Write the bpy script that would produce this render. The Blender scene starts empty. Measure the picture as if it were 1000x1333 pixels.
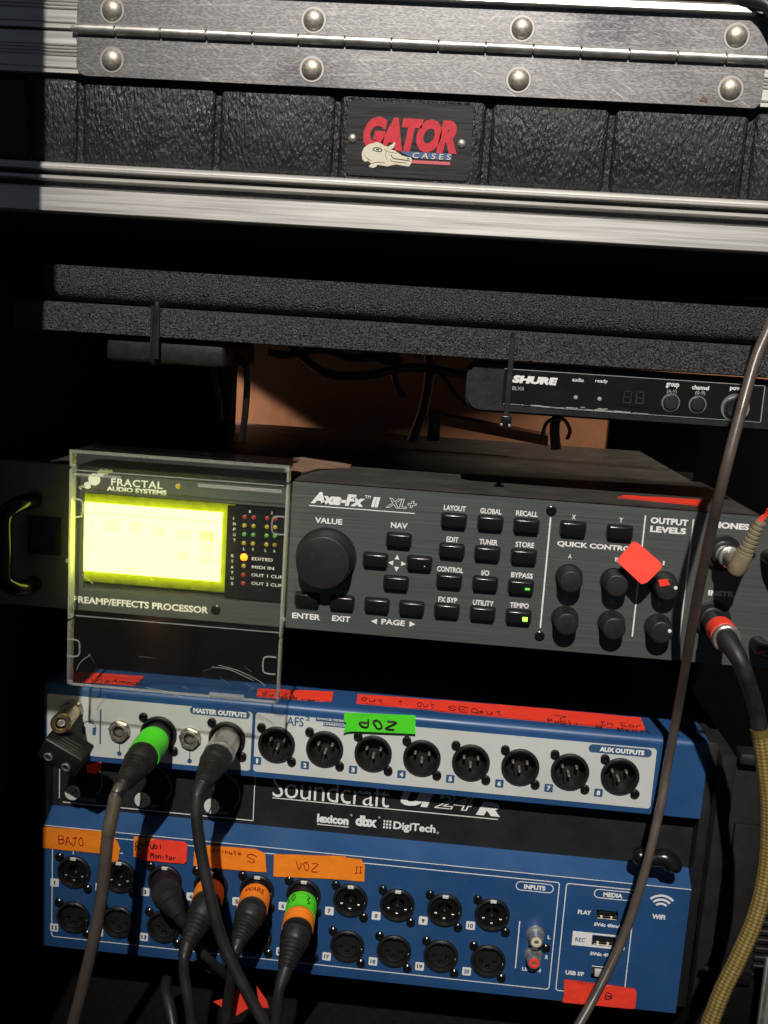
import bpy, bmesh, math, random
from mathutils import Vector, Matrix
random.seed(7)
S = bpy.context.scene
COL = S.collection
MM = 0.001
# ------------------------------------------------------------------ camera
F = 1300.0
CX, CY = 500.0, 666.5
CAM = Vector((92.623, -578.440, 172.568))
def _rot(rx, ry, rz):
    Rx = Matrix.Rotation(rx, 3, 'X'); Ry = Matrix.Rotation(ry, 3, 'Y'); Rz = Matrix.Rotation(rz, 3, 'Z')
    B = Matrix(((1, 0, 0), (0, 0, -1), (0, 1, 0)))
    return Rz @ Ry @ Rx @ B
CM = _rot(math.radians(9.55317715), math.radians(3.77180445), math.radians(4.38231528))
CT = CM.transposed()
cam = bpy.data.cameras.new('camera'); cob = bpy.data.objects.new('camera', cam); COL.objects.link(cob)
r_, d_, f_ = CM[0], CM[1], CM[2]
cob.matrix_world = Matrix(((r_[0], -d_[0], -f_[0], CAM.x * MM), (r_[1], -d_[1], -f_[1], CAM.y * MM),
                           (r_[2], -d_[2], -f_[2], CAM.z * MM), (0, 0, 0, 1)))
cam.sensor_fit = 'VERTICAL'; cam.sensor_height = 36.0; cam.lens = 36.0 * F / 1333.0
cam.clip_start = 0.01; cam.clip_end = 50
S.camera = cob
# ------------------------------------------------------------------ light
w = bpy.data.worlds.new('World'); S.world = w; w.use_nodes = True
bg = w.node_tree.nodes['Background']; bg.inputs[0].default_value = (0.62, 0.76, 1.0, 1); bg.inputs[1].default_value = 0.05
def spot(name, loc, target, power, size, blend, radius, color):
    l = bpy.data.lights.new(name, 'SPOT'); l.energy = power; l.spot_size = math.radians(size); l.spot_blend = blend
    l.shadow_soft_size = radius; l.color = color
    o = bpy.data.objects.new(name, l); COL.objects.link(o); o.location = Vector(loc) * MM
    o.rotation_euler = (Vector(target) - Vector(loc)).to_track_quat('-Z', 'Y').to_euler()
    return o
spot('key_lamp', (40, -2550, 2370), (112, 0, 145), 575, 16, 0.95, 0.028, (1.0, 0.95, 0.885))
spot('back_fill', (1000, 235, 430), (110, 425, 100), 42, 46, 0.6, 0.03, (1.0, 0.86, 0.7))  # added fill from the rear right, brightens wall and processor top
spot('back_lamp', (-600, 365, 377), (-331, 455, -44), 48, 58, 0.06, 0.006, (1.0, 0.86, 0.7))
S.view_settings.view_transform = 'Standard'; S.view_settings.look = 'None'
S.view_settings.exposure = 0; S.view_settings.gamma = 1
S.render.engine = 'CYCLES'
# ------------------------------------------------------------------ rays: a pixel of the photograph onto a real plane
def _ray(px, py):
    return CT @ Vector(((px - CX) / F, (py - CY) / F, 1.0))
def P(px, py, Y=0.0):
    d = _ray(px, py); return CAM + d * ((Y - CAM.y) / d.y)
def PZ(px, py, Z):
    d = _ray(px, py); return CAM + d * ((Z - CAM.z) / d.z)
# ------------------------------------------------------------------ materials
M = {}
def mat(name, base, rough=0.5, metal=0.0, spec=0.5, var=0.0, vscale=40.0, stretch=(1, 1, 1), bump=0.0, bscale=200.0,
        bstretch=(1, 1, 1), bkind='noise', rvar=0.0, emit=None, estr=0.0, coat=0.0, detail=4.0, rot=(0, 0, 0), var2=None, dust=0.0, vw=0.2):
    m = bpy.data.materials.new(name); m.use_nodes = True; nt = m.node_tree; N = nt.nodes; L = nt.links
    b = N['Principled BSDF']
    b.inputs['Base Color'].default_value = (*base, 1); b.inputs['Roughness'].default_value = rough
    b.inputs['Metallic'].default_value = metal; b.inputs['Specular IOR Level'].default_value = spec
    b.inputs['Coat Weight'].default_value = coat
    if emit: b.inputs['Emission Color'].default_value = (*emit, 1); b.inputs['Emission Strength'].default_value = estr
    tc = N.new('ShaderNodeTexCoord')
    def mapped(st, ro=(0, 0, 0)):
        mp = N.new('ShaderNodeMapping'); mp.inputs['Scale'].default_value = st; mp.inputs['Rotation'].default_value = ro
        L.new(tc.outputs['Object'], mp.inputs[0]); return mp
    if var or rvar:
        mp = mapped(stretch, rot)
        nz = N.new('ShaderNodeTexNoise'); nz.inputs['Scale'].default_value = vscale; nz.inputs['Detail'].default_value = detail
        nz.inputs['Roughness'].default_value = 0.65
        L.new(mp.outputs[0], nz.inputs['Vector'])
        if var:
            rp = N.new('ShaderNodeValToRGB')
            a = var2 if var2 else [max(0, c * (1 - var)) for c in base]; c2 = [min(1, c * (1 + var)) for c in base]
            rp.color_ramp.elements[0].color = (*a, 1); rp.color_ramp.elements[1].color = (*c2, 1)
            rp.color_ramp.elements[0].position = 0.5 - vw; rp.color_ramp.elements[1].position = 0.5 + vw
            L.new(nz.outputs['Fac'], rp.inputs[0]); L.new(rp.outputs[0], b.inputs['Base Color'])
        if rvar:
            mr = N.new('ShaderNodeMapRange'); mr.inputs[1].default_value = 0.3; mr.inputs[2].default_value = 0.7
            mr.inputs[3].default_value = max(0.03, rough - rvar); mr.inputs[4].default_value = rough + rvar
            L.new(nz.outputs['Fac'], mr.inputs[0]); L.new(mr.outputs[0], b.inputs['Roughness'])
    if bump:
        mp = mapped(bstretch, rot)
        if bkind == 'noise':
            t = N.new('ShaderNodeTexNoise'); t.inputs['Detail'].default_value = 3; out = t.outputs['Fac']
        else:
            t = N.new('ShaderNodeTexVoronoi'); t.feature = 'SMOOTH_F1' if bkind == 'voronoi' else 'F1'; out = t.outputs['Distance']
        t.inputs['Scale'].default_value = bscale; L.new(mp.outputs[0], t.inputs['Vector'])
        bp = N.new('ShaderNodeBump'); bp.inputs['Strength'].default_value = 1.0; bp.inputs['Distance'].default_value = bump * MM
        L.new(out, bp.inputs['Height']); L.new(bp.outputs[0], b.inputs['Normal'])
    if dust:
        src = b.inputs['Base Color'].links[0].from_socket if b.inputs['Base Color'].links else None
        mk = None
        for sc, lo, hi, am in ((650, .66, .72, 1.0), (45, .5, .75, .35)):
            z = N.new('ShaderNodeTexNoise'); z.inputs['Scale'].default_value = sc; z.inputs['Detail'].default_value = 3; L.new(tc.outputs['Object'], z.inputs['Vector'])
            r2 = N.new('ShaderNodeMapRange'); r2.inputs[1].default_value = lo; r2.inputs[2].default_value = hi; r2.inputs[4].default_value = am * dust; L.new(z.outputs['Fac'], r2.inputs[0])
            if mk is None: mk = r2.outputs[0]
            else:
                ad = N.new('ShaderNodeMath'); ad.operation = 'MAXIMUM'; L.new(mk, ad.inputs[0]); L.new(r2.outputs[0], ad.inputs[1]); mk = ad.outputs[0]
        mx = N.new('ShaderNodeMixRGB'); mx.inputs[1].default_value = (*base, 1); mx.inputs[2].default_value = (.2, .185, .165, 1); L.new(mk, mx.inputs[0])
        if src: L.new(src, mx.inputs[1])
        L.new(mx.outputs[0], b.inputs['Base Color'])
    M[name] = m
    return m
mat('alu_rail', (0.72, 0.70, 0.66), 0.42, 0.75, var=0.1, vscale=60, stretch=(0.15, 8, 8), rvar=0.08, bump=0.02, bscale=300, bstretch=(0.05, 4, 4))
mat('rivet_steel', (0.55, 0.50, 0.42), 0.5, 0.8, var=0.2, vscale=500, rvar=0.1, bump=0.03, bscale=900)
mat('rivet_ring', (0.4, 0.38, 0.36), 0.5, 0.8)
mat('hinge_steel', (0.55, 0.53, 0.5), 0.42, 0.85, var=0.15, vscale=120, rvar=0.1)
mat('moulded_plastic', (0.012, 0.012, 0.013), 0.43, 0, 0.5, bump=1.35, bscale=430, bstretch=(1.7, 1.7, 0.6), dust=.25, bkind='noise', rvar=0.12, vscale=60)
mat('badge_black', (0.02, 0.02, 0.02), 0.4, 0.3, var=0.3, vscale=300, stretch=(0.1, 1, 4), rvar=0.1)
mat('crinkle', (0.031, 0.031, 0.031), 0.4, 0, 0.6, bump=2.0, bscale=1000, var=0.9, var2=(.006, .006, .006), vscale=950, vw=.07, detail=2, bkind='noise')
mat('black_plastic', (0.012, 0.012, 0.012), 0.42, 0, 0.5, dust=.1, bump=0.05, bscale=900, rvar=0.08, vscale=200)
mat('black_gloss', (0.008, 0.008, 0.008), 0.22, 0, 0.5, rvar=0.08, vscale=250)
mat('black_matte', (0.01, 0.01, 0.01), 0.75, 0, 0.3, var=0.4, vscale=80)
mat('rubber', (0.016, 0.015, 0.014), 0.5, 0, 0.4, var=0.4, vscale=120, bump=0.08, bscale=500, rvar=0.1)
mat('knob_black', (0.014, 0.014, 0.013), 0.5, 0, 0.45, dust=.1, bump=0.03, bscale=1500, rvar=0.08, vscale=100)
mat('axe_face', (0.122, 0.134, 0.127), 0.46, 0.55, var=0.2, vscale=220, stretch=(0.05, 1, 6), rvar=0.07, bump=0.035, bscale=260, bstretch=(0.03, 1, 7), dust=.12)
mat('axe_top', (0.082, 0.078, 0.073), 0.5, 0.4, var=0.14, vscale=45, stretch=(1, 1, 1), rvar=0.1, dust=.3)
mat('smoked', (0.01, 0.01, 0.01), 0.2, 0, 0.5, rvar=0.1, vscale=80)
mat('white_ink', (0.78, 0.78, 0.76), 0.5, 0, 0.3, var=0.08, vscale=900)
mat('grey_ink', (0.33, 0.33, 0.32), 0.5, 0, 0.3)
mat('dark_ink', (0.035, 0.09, 0.19), 0.5, 0, 0.3)
mat('blue_paint', (0.018, 0.072, 0.196), 0.40, 0, 0.5, var=0.12, vscale=25, bump=0.03, bscale=1400, rvar=0.06, dust=.16)
mat('white_panel', (0.56, 0.575, 0.55), 0.45, 0, 0.4, var=0.06, vscale=25, rvar=0.05)
mat('recess_black', (0.014, 0.014, 0.015), 0.5, 0, 0.4, var=0.4, vscale=40, bump=0.03, bscale=900, dust=.12)
mat('chrome', (0.75, 0.73, 0.7), 0.26, 0.85, rvar=0.06, vscale=200)
mat('brass', (0.72, 0.52, 0.25), 0.28, 1.0, rvar=0.08, vscale=200)
mat('pin_metal', (0.62, 0.57, 0.48), 0.38, 0.8)
mat('nickel', (0.62, 0.58, 0.5), 0.36, 0.9, rvar=0.1, vscale=250, var=0.15)
mat('tape_red', (0.93, 0.055, 0.028), 0.55, 0, 0.35, var=0.07, vscale=70, bump=0.45, bscale=75)
mat('tape_orange', (0.90, 0.24, 0.015), 0.55, 0, 0.35, var=0.07, vscale=70, bump=0.45, bscale=75)
mat('tape_green', (0.075, 0.66, 0.02), 0.55, 0, 0.35, var=0.08, vscale=70, bump=0.45, bscale=75)
mat('marker', (0.03, 0.012, 0.012), 0.6, 0, 0.3)
mat('marker_red', (0.30, 0.025, 0.01), 0.6, 0, 0.3)
mat('wall_orange', (0.44, 0.205, 0.11), 0.8, 0, 0.3, var=0.25, vscale=6, bump=0.4, bscale=60)
mat('cable_black', (0.02, 0.02, 0.019), 0.42, 0, 0.5, var=0.3, vscale=60, rvar=0.1, bump=0.05, bscale=400)
mat('cable_brown', (0.088, 0.069, 0.056), 0.32, 0, 0.5, var=0.2, vscale=50, rvar=0.1, bump=0.05, bscale=300)
mat('cable_lit_olive', (0.1, 0.09, 0.055), 0.45, 0, 0.5, var=0.2, vscale=50, rvar=0.1, bump=0.05, bscale=300)
mat('beige_rubber', (0.24, 0.195, 0.125), 0.5, 0, 0.4, var=0.15, vscale=150, rvar=0.1)
mat('cardboard', (0.2, 0.118, 0.078), 0.75, 0, 0.3, var=0.25, vscale=120, stretch=(0.3, 1, 1))
mat('wood_dark', (0.2, 0.1, 0.055), 0.7, 0, 0.3, var=.3, vscale=80, stretch=(.2, 1, 1))
mat('handle_black', (0.003, 0.003, 0.003), 0.13, 0, 0.35, rvar=.03)
mat('cloth_black', (0.006, 0.0055, 0.005), 0.9, 0, 0.2, var=0.5, vscale=250, bump=0.5, bscale=500)
mat('cream', (0.68, 0.62, 0.48), 0.5, 0, 0.3, var=0.12, vscale=400)
mat('logo_red', (0.58, 0.02, 0.035), 0.45, 0, 0.4, var=0.15, vscale=300)
mat('logo_blue', (0.07, 0.12, 0.26), 0.5, 0, 0.4)
mat('logo_pink', (0.62, 0.12, 0.14), 0.5, 0, 0.4)
mat('led_red', (0.35, 0.03, 0.02), 0.3); mat('led_yellow', (0.42, 0.3, 0.03), 0.3); mat('led_green', (0.08, 0.35, 0.05), 0.3)
mat('led_orange_lit', (0.9, 0.25, 0.02), 0.4, emit=(1.0, 0.14, 0.005), estr=4.2)
mat('led_green_lit', (0.2, 0.8, 0.1), 0.4, emit=(0.22, 1.0, 0.03), estr=4.0)
mat('led_green_dim', (0.1, 0.5, 0.05), 0.4, emit=(0.2, 1.0, 0.05), estr=0.45)
mat('lcd', (0.3, 0.35, 0.05), 0.4, emit=(0.92, 1.0, 0.10), estr=7.5)
mat('lcd_dim', (0.3, 0.35, 0.05), 0.4, emit=(0.95, 1.0, 0.16), estr=1.9)
mat('lcd_painted_glow', (0.02, 0.025, 0.0), 0.4, emit=(0.55, 0.62, 0.0), estr=0.42)
mat('lcd_mid', (0.3, 0.35, 0.05), 0.4, emit=(0.95, 1.0, 0.14), estr=4.3)
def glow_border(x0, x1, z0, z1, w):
    """painted emission for screen glow round a display, fading with distance from its lit edge (metres, object space)"""
    m = bpy.data.materials.new('lcd_painted_glow'); m.use_nodes = True; nt = m.node_tree; N = nt.nodes; L = nt.links; b = N['Principled BSDF']
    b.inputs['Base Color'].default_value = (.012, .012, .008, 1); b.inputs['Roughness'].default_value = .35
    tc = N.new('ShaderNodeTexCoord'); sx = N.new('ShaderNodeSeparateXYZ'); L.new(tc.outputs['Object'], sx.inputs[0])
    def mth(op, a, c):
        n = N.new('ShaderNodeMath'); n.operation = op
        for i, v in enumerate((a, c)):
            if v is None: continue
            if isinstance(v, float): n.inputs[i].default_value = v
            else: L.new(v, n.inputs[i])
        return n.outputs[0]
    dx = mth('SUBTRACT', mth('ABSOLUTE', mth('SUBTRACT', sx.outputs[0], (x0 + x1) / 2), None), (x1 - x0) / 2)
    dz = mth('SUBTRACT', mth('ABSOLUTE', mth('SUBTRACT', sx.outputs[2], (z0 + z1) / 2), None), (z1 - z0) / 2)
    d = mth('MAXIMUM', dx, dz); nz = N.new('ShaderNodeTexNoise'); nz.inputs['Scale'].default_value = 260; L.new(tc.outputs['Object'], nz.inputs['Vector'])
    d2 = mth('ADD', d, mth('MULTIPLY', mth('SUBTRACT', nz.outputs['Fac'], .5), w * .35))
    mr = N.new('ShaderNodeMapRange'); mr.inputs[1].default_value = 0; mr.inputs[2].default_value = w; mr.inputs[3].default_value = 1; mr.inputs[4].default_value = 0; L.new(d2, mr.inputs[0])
    e = mth('MULTIPLY', mth('POWER', mr.outputs[0], 1.5), 1.1); L.new(e, b.inputs['Emission Strength']); b.inputs['Emission Color'].default_value = (.66, .78, 0, 1); M['lcd_painted_glow'] = m
def scratched():
    m = mat('alu_leaf', (0.36, 0.345, 0.345), 0.36, 0.9, bump=0.03, bscale=500, bstretch=(1, 1, 4))
    nt = m.node_tree; N = nt.nodes; L = nt.links; b = N['Principled BSDF']; tc = N.new('ShaderNodeTexCoord'); tot = None
    for ang, st, sc, lo, amp in ((-0.55, (1, 1, 16), 55, .62, .42), (-0.35, (1, 1, 20), 80, .62, .36), (0.7, (1, 1, 18), 60, .64, .26), (-1.2, (1, 1, 22), 45, .66, .25), (0.04, (1, 1, 40), 16, .55, .22), (0, (1, 1, 3), 500, .45, .22), (0, (.6, 1, 1), 14, .35, .25)):
        mp = N.new('ShaderNodeMapping'); mp.inputs['Rotation'].default_value = (0, ang, 0); L.new(tc.outputs['Object'], mp.inputs[0])
        m2 = N.new('ShaderNodeMapping'); m2.inputs['Scale'].default_value = st; L.new(mp.outputs[0], m2.inputs[0])
        nz = N.new('ShaderNodeTexNoise'); nz.inputs['Scale'].default_value = sc; nz.inputs['Detail'].default_value = 4; L.new(m2.outputs[0], nz.inputs['Vector'])
        mr = N.new('ShaderNodeMapRange'); mr.inputs[1].default_value = lo; mr.inputs[2].default_value = lo + .14; mr.inputs[4].default_value = amp; L.new(nz.outputs['Fac'], mr.inputs[0])
        if tot is None: tot = mr.outputs[0]
        else:
            a = N.new('ShaderNodeMath'); a.operation = 'ADD'; L.new(tot, a.inputs[0]); L.new(mr.outputs[0], a.inputs[1]); tot = a.outputs[0]
    rp = N.new('ShaderNodeValToRGB'); rp.color_ramp.elements[0].color = (.10, .097, .104, 1); rp.color_ramp.elements[1].color = (.46, .45, .44, 1); rp.color_ramp.elements[1].position = 1.0
    L.new(tot, rp.inputs[0]); L.new(rp.outputs[0], b.inputs['Base Color'])
    mr = N.new('ShaderNodeMapRange'); mr.inputs[3].default_value = .40; mr.inputs[4].default_value = .52; L.new(tot, mr.inputs[0]); L.new(mr.outputs[0], b.inputs['Roughness'])
scratched()
def braid():
    m = mat('braid_yellow', (0.45, 0.34, 0.10), 0.6, 0, 0.35)
    nt = m.node_tree; N = nt.nodes; L = nt.links; b = N['Principled BSDF']
    uv = N.new('ShaderNodeUVMap'); mp = N.new('ShaderNodeMapping'); mp.inputs['Scale'].default_value = (1, 1, 1)
    ck = N.new('ShaderNodeTexChecker'); ck.inputs['Scale'].default_value = 1.0
    ck.inputs['Color1'].default_value = (0.40, 0.30, 0.095, 1); ck.inputs['Color2'].default_value = (0.19, 0.125, 0.032, 1)
    mp.inputs['Rotation'].default_value = (0, 0, math.radians(45)); mp.inputs['Scale'].default_value = (14, 14, 1)
    L.new(uv.outputs[0], mp.inputs[0]); L.new(mp.outputs[0], ck.inputs[0])
    nz = N.new('ShaderNodeTexNoise'); nz.inputs['Scale'].default_value = 4; L.new(uv.outputs[0], nz.inputs['Vector'])
    mx = N.new('ShaderNodeMixRGB'); mx.blend_type = 'MULTIPLY'; mx.inputs[0].default_value = 0.5
    L.new(ck.outputs[0], mx.inputs[1]); L.new(nz.outputs['Fac'], mx.inputs[2]); L.new(mx.outputs[0], b.inputs['Base Color'])
    bp = N.new('ShaderNodeBump'); bp.inputs['Distance'].default_value = 0.0004; L.new(ck.outputs[1], bp.inputs['Height']); L.new(bp.outputs[0], b.inputs['Normal'])
braid()
def clear(name, scatter, gloss_rough, scratch):
    m = bpy.data.materials.new(name); m.use_nodes = True; nt = m.node_tree; N = nt.nodes; L = nt.links
    N.remove(N['Principled BSDF']); out = N['Material Output']
    tr = N.new('ShaderNodeBsdfTransparent'); tr.inputs[0].default_value = (0.985, 0.985, 0.97, 1)
    gl = N.new('ShaderNodeBsdfGlossy'); gl.inputs['Roughness'].default_value = gloss_rough; gl.inputs['Color'].default_value = (1, 1, 1, 1)
    fr = N.new('ShaderNodeFresnel'); fr.inputs['IOR'].default_value = 1.35
    m1 = N.new('ShaderNodeMixShader'); L.new(fr.outputs[0], m1.inputs[0]); L.new(tr.outputs[0], m1.inputs[1]); L.new(gl.outputs[0], m1.inputs[2])
    di = N.new('ShaderNodeBsdfDiffuse'); di.inputs[0].default_value = (0.8, 0.8, 0.76, 1)
    tl = N.new('ShaderNodeBsdfTranslucent'); tl.inputs[0].default_value = (0.9, 0.9, 0.86, 1)
    m2 = N.new('ShaderNodeMixShader'); m2.inputs[0].default_value = 0.6; L.new(di.outputs[0], m2.inputs[1]); L.new(tl.outputs[0], m2.inputs[2])
    tc = N.new('ShaderNodeTexCoord'); tot = None
    for k, (ang, st) in enumerate(((0.5, (3, 1, 60)), (-0.9, (3, 1, 70)), (1.9, (4, 1, 50)))):
        mp = N.new('ShaderNodeMapping'); mp.inputs['Rotation'].default_value = (0, ang, 0); mp.inputs['Scale'].default_value = st
        L.new(tc.outputs['Object'], mp.inputs[0])
        nz = N.new('ShaderNodeTexNoise'); nz.inputs['Scale'].default_value = 14; nz.inputs['Detail'].default_value = 5; nz.inputs['Roughness'].default_value = 0.7
        L.new(mp.outputs[0], nz.inputs['Vector'])
        mr = N.new('ShaderNodeMapRange'); mr.inputs[1].default_value = 0.6; mr.inputs[2].default_value = 0.8
        mr.inputs[3].default_value = 0; mr.inputs[4].default_value = scratch
        L.new(nz.outputs['Fac'], mr.inputs[0])
        if tot is None: tot = mr.outputs[0]
        else:
            a = N.new('ShaderNodeMath'); a.operation = 'ADD'; L.new(tot, a.inputs[0]); L.new(mr.outputs[0], a.inputs[1]); tot = a.outputs[0]
    a = N.new('ShaderNodeMath'); a.operation = 'ADD'; a.inputs[1].default_value = scatter; L.new(tot, a.inputs[0])
    m3 = N.new('ShaderNodeMixShader'); L.new(a.outputs[0], m3.inputs[0]); L.new(m1.outputs[0], m3.inputs[1]); L.new(m2.outputs[0], m3.inputs[2])
    L.new(m3.outputs[0], out.inputs[0]); M[name] = m
clear('clear_sheet', 0.007, 0.06, 0.05)
clear('clear_rim', 0.26, 0.10, 0.3)
clear('clear_edge', 0.42, 0.15, 0.3)
# ------------------------------------------------------------------ object helpers
ORG = {}
def thing(name, label, cat, loc, group=None):
    o = bpy.data.objects.new(name, None); COL.objects.link(o); o.empty_display_size = 0.01
    o.location = Vector(loc) * MM; ORG[o] = Vector(loc)
    o['label'] = label; o['category'] = cat
    if group: o['group'] = group
    return o
def link(name, me, parent=None, loc=None, m=None):
    """link mesh data given in local mm-space at world position loc (mm)"""
    o = bpy.data.objects.new(name, me); COL.objects.link(o)
    loc = Vector(loc) if loc is not None else Vector((0, 0, 0)); ORG[o] = loc
    if parent is not None:
        o.parent = parent; o.location = (loc - ORG[parent]) * MM
    else: o.location = loc * MM
    return o
def finish(me, mats, smooth=True, ang=35):
    for m in (mats if isinstance(mats, (list, tuple)) else [mats]): me.materials.append(M[m])
    if smooth:
        for p in me.polygons: p.use_smooth = True
        me.set_sharp_from_angle(angle=math.radians(ang))
    return me
class MB:
    def __init__(s): s.v = []; s.f = []; s.mi = []; s.uv = {}
    def add(s, vs, fs, mi=0):
        o = len(s.v); s.v += [tuple(v) for v in vs]; s.f += [tuple(i + o for i in f) for f in fs]; s.mi += [mi] * len(fs)
    def box(s, x0, x1, y0, y1, z0, z1, bev=0, seg=2, mi=0):
        if bev <= 0:
            s.add([(x0, y0, z0), (x1, y0, z0), (x1, y1, z0), (x0, y1, z0), (x0, y0, z1), (x1, y0, z1), (x1, y1, z1), (x0, y1, z1)],
                  [(0, 3, 2, 1), (4, 5, 6, 7), (0, 1, 5, 4), (1, 2, 6, 5), (2, 3, 7, 6), (3, 0, 4, 7)], mi); return s
        bm = bmesh.new(); bmesh.ops.create_cube(bm, size=1)
        for v in bm.verts: v.co = Vector(((x0 + x1) / 2 + v.co.x * (x1 - x0), (y0 + y1) / 2 + v.co.y * (y1 - y0), (z0 + z1) / 2 + v.co.z * (z1 - z0)))
        bmesh.ops.bevel(bm, geom=bm.edges[:], offset=bev, segments=seg, affect='EDGES', profile=0.5)
        s.bm(bm, mi); return s
    def bm(s, bm, mi=0):
        bm.verts.index_update(); s.add([v.co[:] for v in bm.verts], [[v.index for v in f.verts] for f in bm.faces], mi); bm.free()
    def prism(s, poly, y0, y1, mi=0):          # polygon in (x, z), front at y0
        n = len(poly); a = sum(poly[i][0] * poly[(i + 1) % n][1] - poly[(i + 1) % n][0] * poly[i][1] for i in range(n))
        if a < 0: poly = poly[::-1]
        s.add([(x, y0, z) for x, z in poly] + [(x, y1, z) for x, z in poly],
              [tuple(range(n)), tuple(range(2 * n - 1, n - 1, -1))] + [(i, i + n, (i + 1) % n + n, (i + 1) % n) for i in range(n)], mi); return s
    def extr(s, prof, x0, x1, mi=0, caps=True): # profile in (y, z)
        n = len(prof); a = sum(prof[i][0] * prof[(i + 1) % n][1] - prof[(i + 1) % n][0] * prof[i][1] for i in range(n))
        if a < 0: prof = prof[::-1]
        fs = [(i, (i + 1) % n, (i + 1) % n + n, i + n) for i in range(n)]
        if caps: fs += [tuple(range(n - 1, -1, -1)), tuple(range(n, 2 * n))]
        s.add([(x0, y, z) for y, z in prof] + [(x1, y, z) for y, z in prof], fs, mi); return s
    def lathe(s, p0, p1, prof, n=24, mi=0, cap=True):  # prof: (distance along from p0 towards p1, radius)
        p0 = Vector(p0); ax = (Vector(p1) - p0).normalized(); u = ax.orthogonal().normalized(); v = ax.cross(u)
        vs = []; fs = []
        for h, r in prof:
            c = p0 + ax * h
            for k in range(n):
                t = 2 * math.pi * k / n; vs.append(c + u * (r * math.cos(t)) + v * (r * math.sin(t)))
        m = len(prof)
        for j in range(m - 1):
            for k in range(n):
                k2 = (k + 1) % n; fs.append((j * n + k, j * n + k2, (j + 1) * n + k2, (j + 1) * n + k))
        if cap: fs.append(tuple(range(n - 1, -1, -1))); fs.append(tuple(range((m - 1) * n, m * n)))
        s.add(vs, fs, mi); return s
    def tube(s, pts, r, n=12, sub=8, mi=0, uv=False, cap=True):
        pts = [Vector(p) for p in pts]; rs = r if isinstance(r, (list, tuple)) else [r] * len(pts)
        path = []; rad = []
        if len(pts) == 2 or sub <= 1: path = pts; rad = list(rs)
        else:
            for i in range(len(pts) - 1):
                a = pts[max(i - 1, 0)]; b = pts[i]; c = pts[i + 1]; d = pts[min(i + 2, len(pts) - 1)]
                for k in range(sub):
                    t = k / sub
                    path.append(0.5 * ((2 * b) + (c - a) * t + (2 * a - 5 * b + 4 * c - d) * t * t + (3 * b - a - 3 * c + d) * t ** 3))
                    rad.append(rs[i] * (1 - t) + rs[i + 1] * t)
            path.append(pts[-1]); rad.append(rs[-1])
        tan = [(path[min(i + 1, len(path) - 1)] - path[max(i - 1, 0)]).normalized() for i in range(len(path))]
        u = tan[0].orthogonal().normalized(); vs = []; fs = []; ln = 0; base = len(s.f); uvs = []
        for i, p in enumerate(path):
            u = (u - tan[i] * u.dot(tan[i])).normalized(); v = tan[i].cross(u)
            if i: ln += (p - path[i - 1]).length
            uvs.append(ln)
            for k in range(n):
                t = 2 * math.pi * k / n; vs.append(p + (u * math.cos(t) + v * math.sin(t)) * rad[i])
        for j in range(len(path) - 1):
            for k in range(n):
                k2 = (k + 1) % n; fs.append((j * n + k, j * n + k2, (j + 1) * n + k2, (j + 1) * n + k))
                if uv: s.uv[base + len(fs) - 1] = [(k / n, uvs[j] / 20), ((k + 1) / n, uvs[j] / 20), ((k + 1) / n, uvs[j + 1] / 20), (k / n, uvs[j + 1] / 20)]
        if cap: fs.append(tuple(range(n - 1, -1, -1))); fs.append(tuple(range((len(path) - 1) * n, len(path) * n)))
        s.add(vs, fs, mi); return s
    def mesh(s, name, mats, org=(0, 0, 0), smooth=True, ang=35):
        o = Vector(org); me = bpy.data.meshes.new(name)
        me.from_pydata([((x - o.x) * MM, (y - o.y) * MM, (z - o.z) * MM) for x, y, z in s.v], [], s.f)
        if s.uv:
            ul = me.uv_layers.new(name='UVMap')
            for fi, c in s.uv.items():
                for k, li in enumerate(me.polygons[fi].loop_indices): ul.data[li].uv = c[k]
        me.polygons.foreach_set('material_index', s.mi); me.update()
        return finish(me, mats, smooth, ang)
    def build(s, name, mats, parent=None, smooth=True, ang=35, org=None):
        if org is None: org = ORG[parent] if parent is not None else Vector((0, 0, 0))
        o = link(name, s.mesh(name, mats, org, smooth, ang), parent, org)
        if name in STUFF: o['kind'] = 'stuff'
        return o
STUFF = ('printed_marks', 'printed_line', 'arrow_marks', 'screen_graphics', 'scuff', 'scratch')
def rr(x0, x1, z0, z1, r, n=5):
    out = []
    for cx, cz, a0 in ((x1 - r, z1 - r, 0), (x0 + r, z1 - r, 90), (x0 + r, z0 + r, 180), (x1 - r, z0 + r, 270)):
        for k in range(n + 1):
            a = math.radians(a0 + 90 * k / n); out.append((cx + r * math.cos(a), cz + r * math.sin(a)))
    return out
def circ(x, z, r, n=28): return [(x + r * math.cos(2 * math.pi * k / n), z + r * math.sin(2 * math.pi * k / n)) for k in range(n)]
def curve_mesh(cu):
    o = bpy.data.objects.new('tmp', cu); COL.objects.link(o); dg = bpy.context.evaluated_depsgraph_get(); dg.update()
    me = bpy.data.meshes.new_from_object(o.evaluated_get(dg)); bpy.data.objects.remove(o); bpy.data.curves.remove(cu); return me
def plate(name, outer, holes, y, th, m, parent):
    """flat plate in the x-z plane with real holes, front face at y"""
    cu = bpy.data.curves.new('plate', 'CURVE'); cu.dimensions = '2D'; cu.fill_mode = 'BOTH'; cu.extrude = th / 2 * MM
    o = ORG[parent]
    for poly in [outer] + holes:
        sp = cu.splines.new('POLY'); sp.points.add(len(poly) - 1); sp.use_cyclic_u = True
        for p, (x, z) in zip(sp.points, poly): p.co = ((x - o.x) * MM, (z - o.z) * MM, 0, 1)
    me = curve_mesh(cu); me.name = name
    me.transform(Matrix.Translation((0, (y - o.y + th / 2) * MM, 0)) @ Matrix.Rotation(math.pi / 2, 4, 'X'))
    me.materials.clear(); finish(me, m)
    return link(name, me, parent, o)
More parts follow.
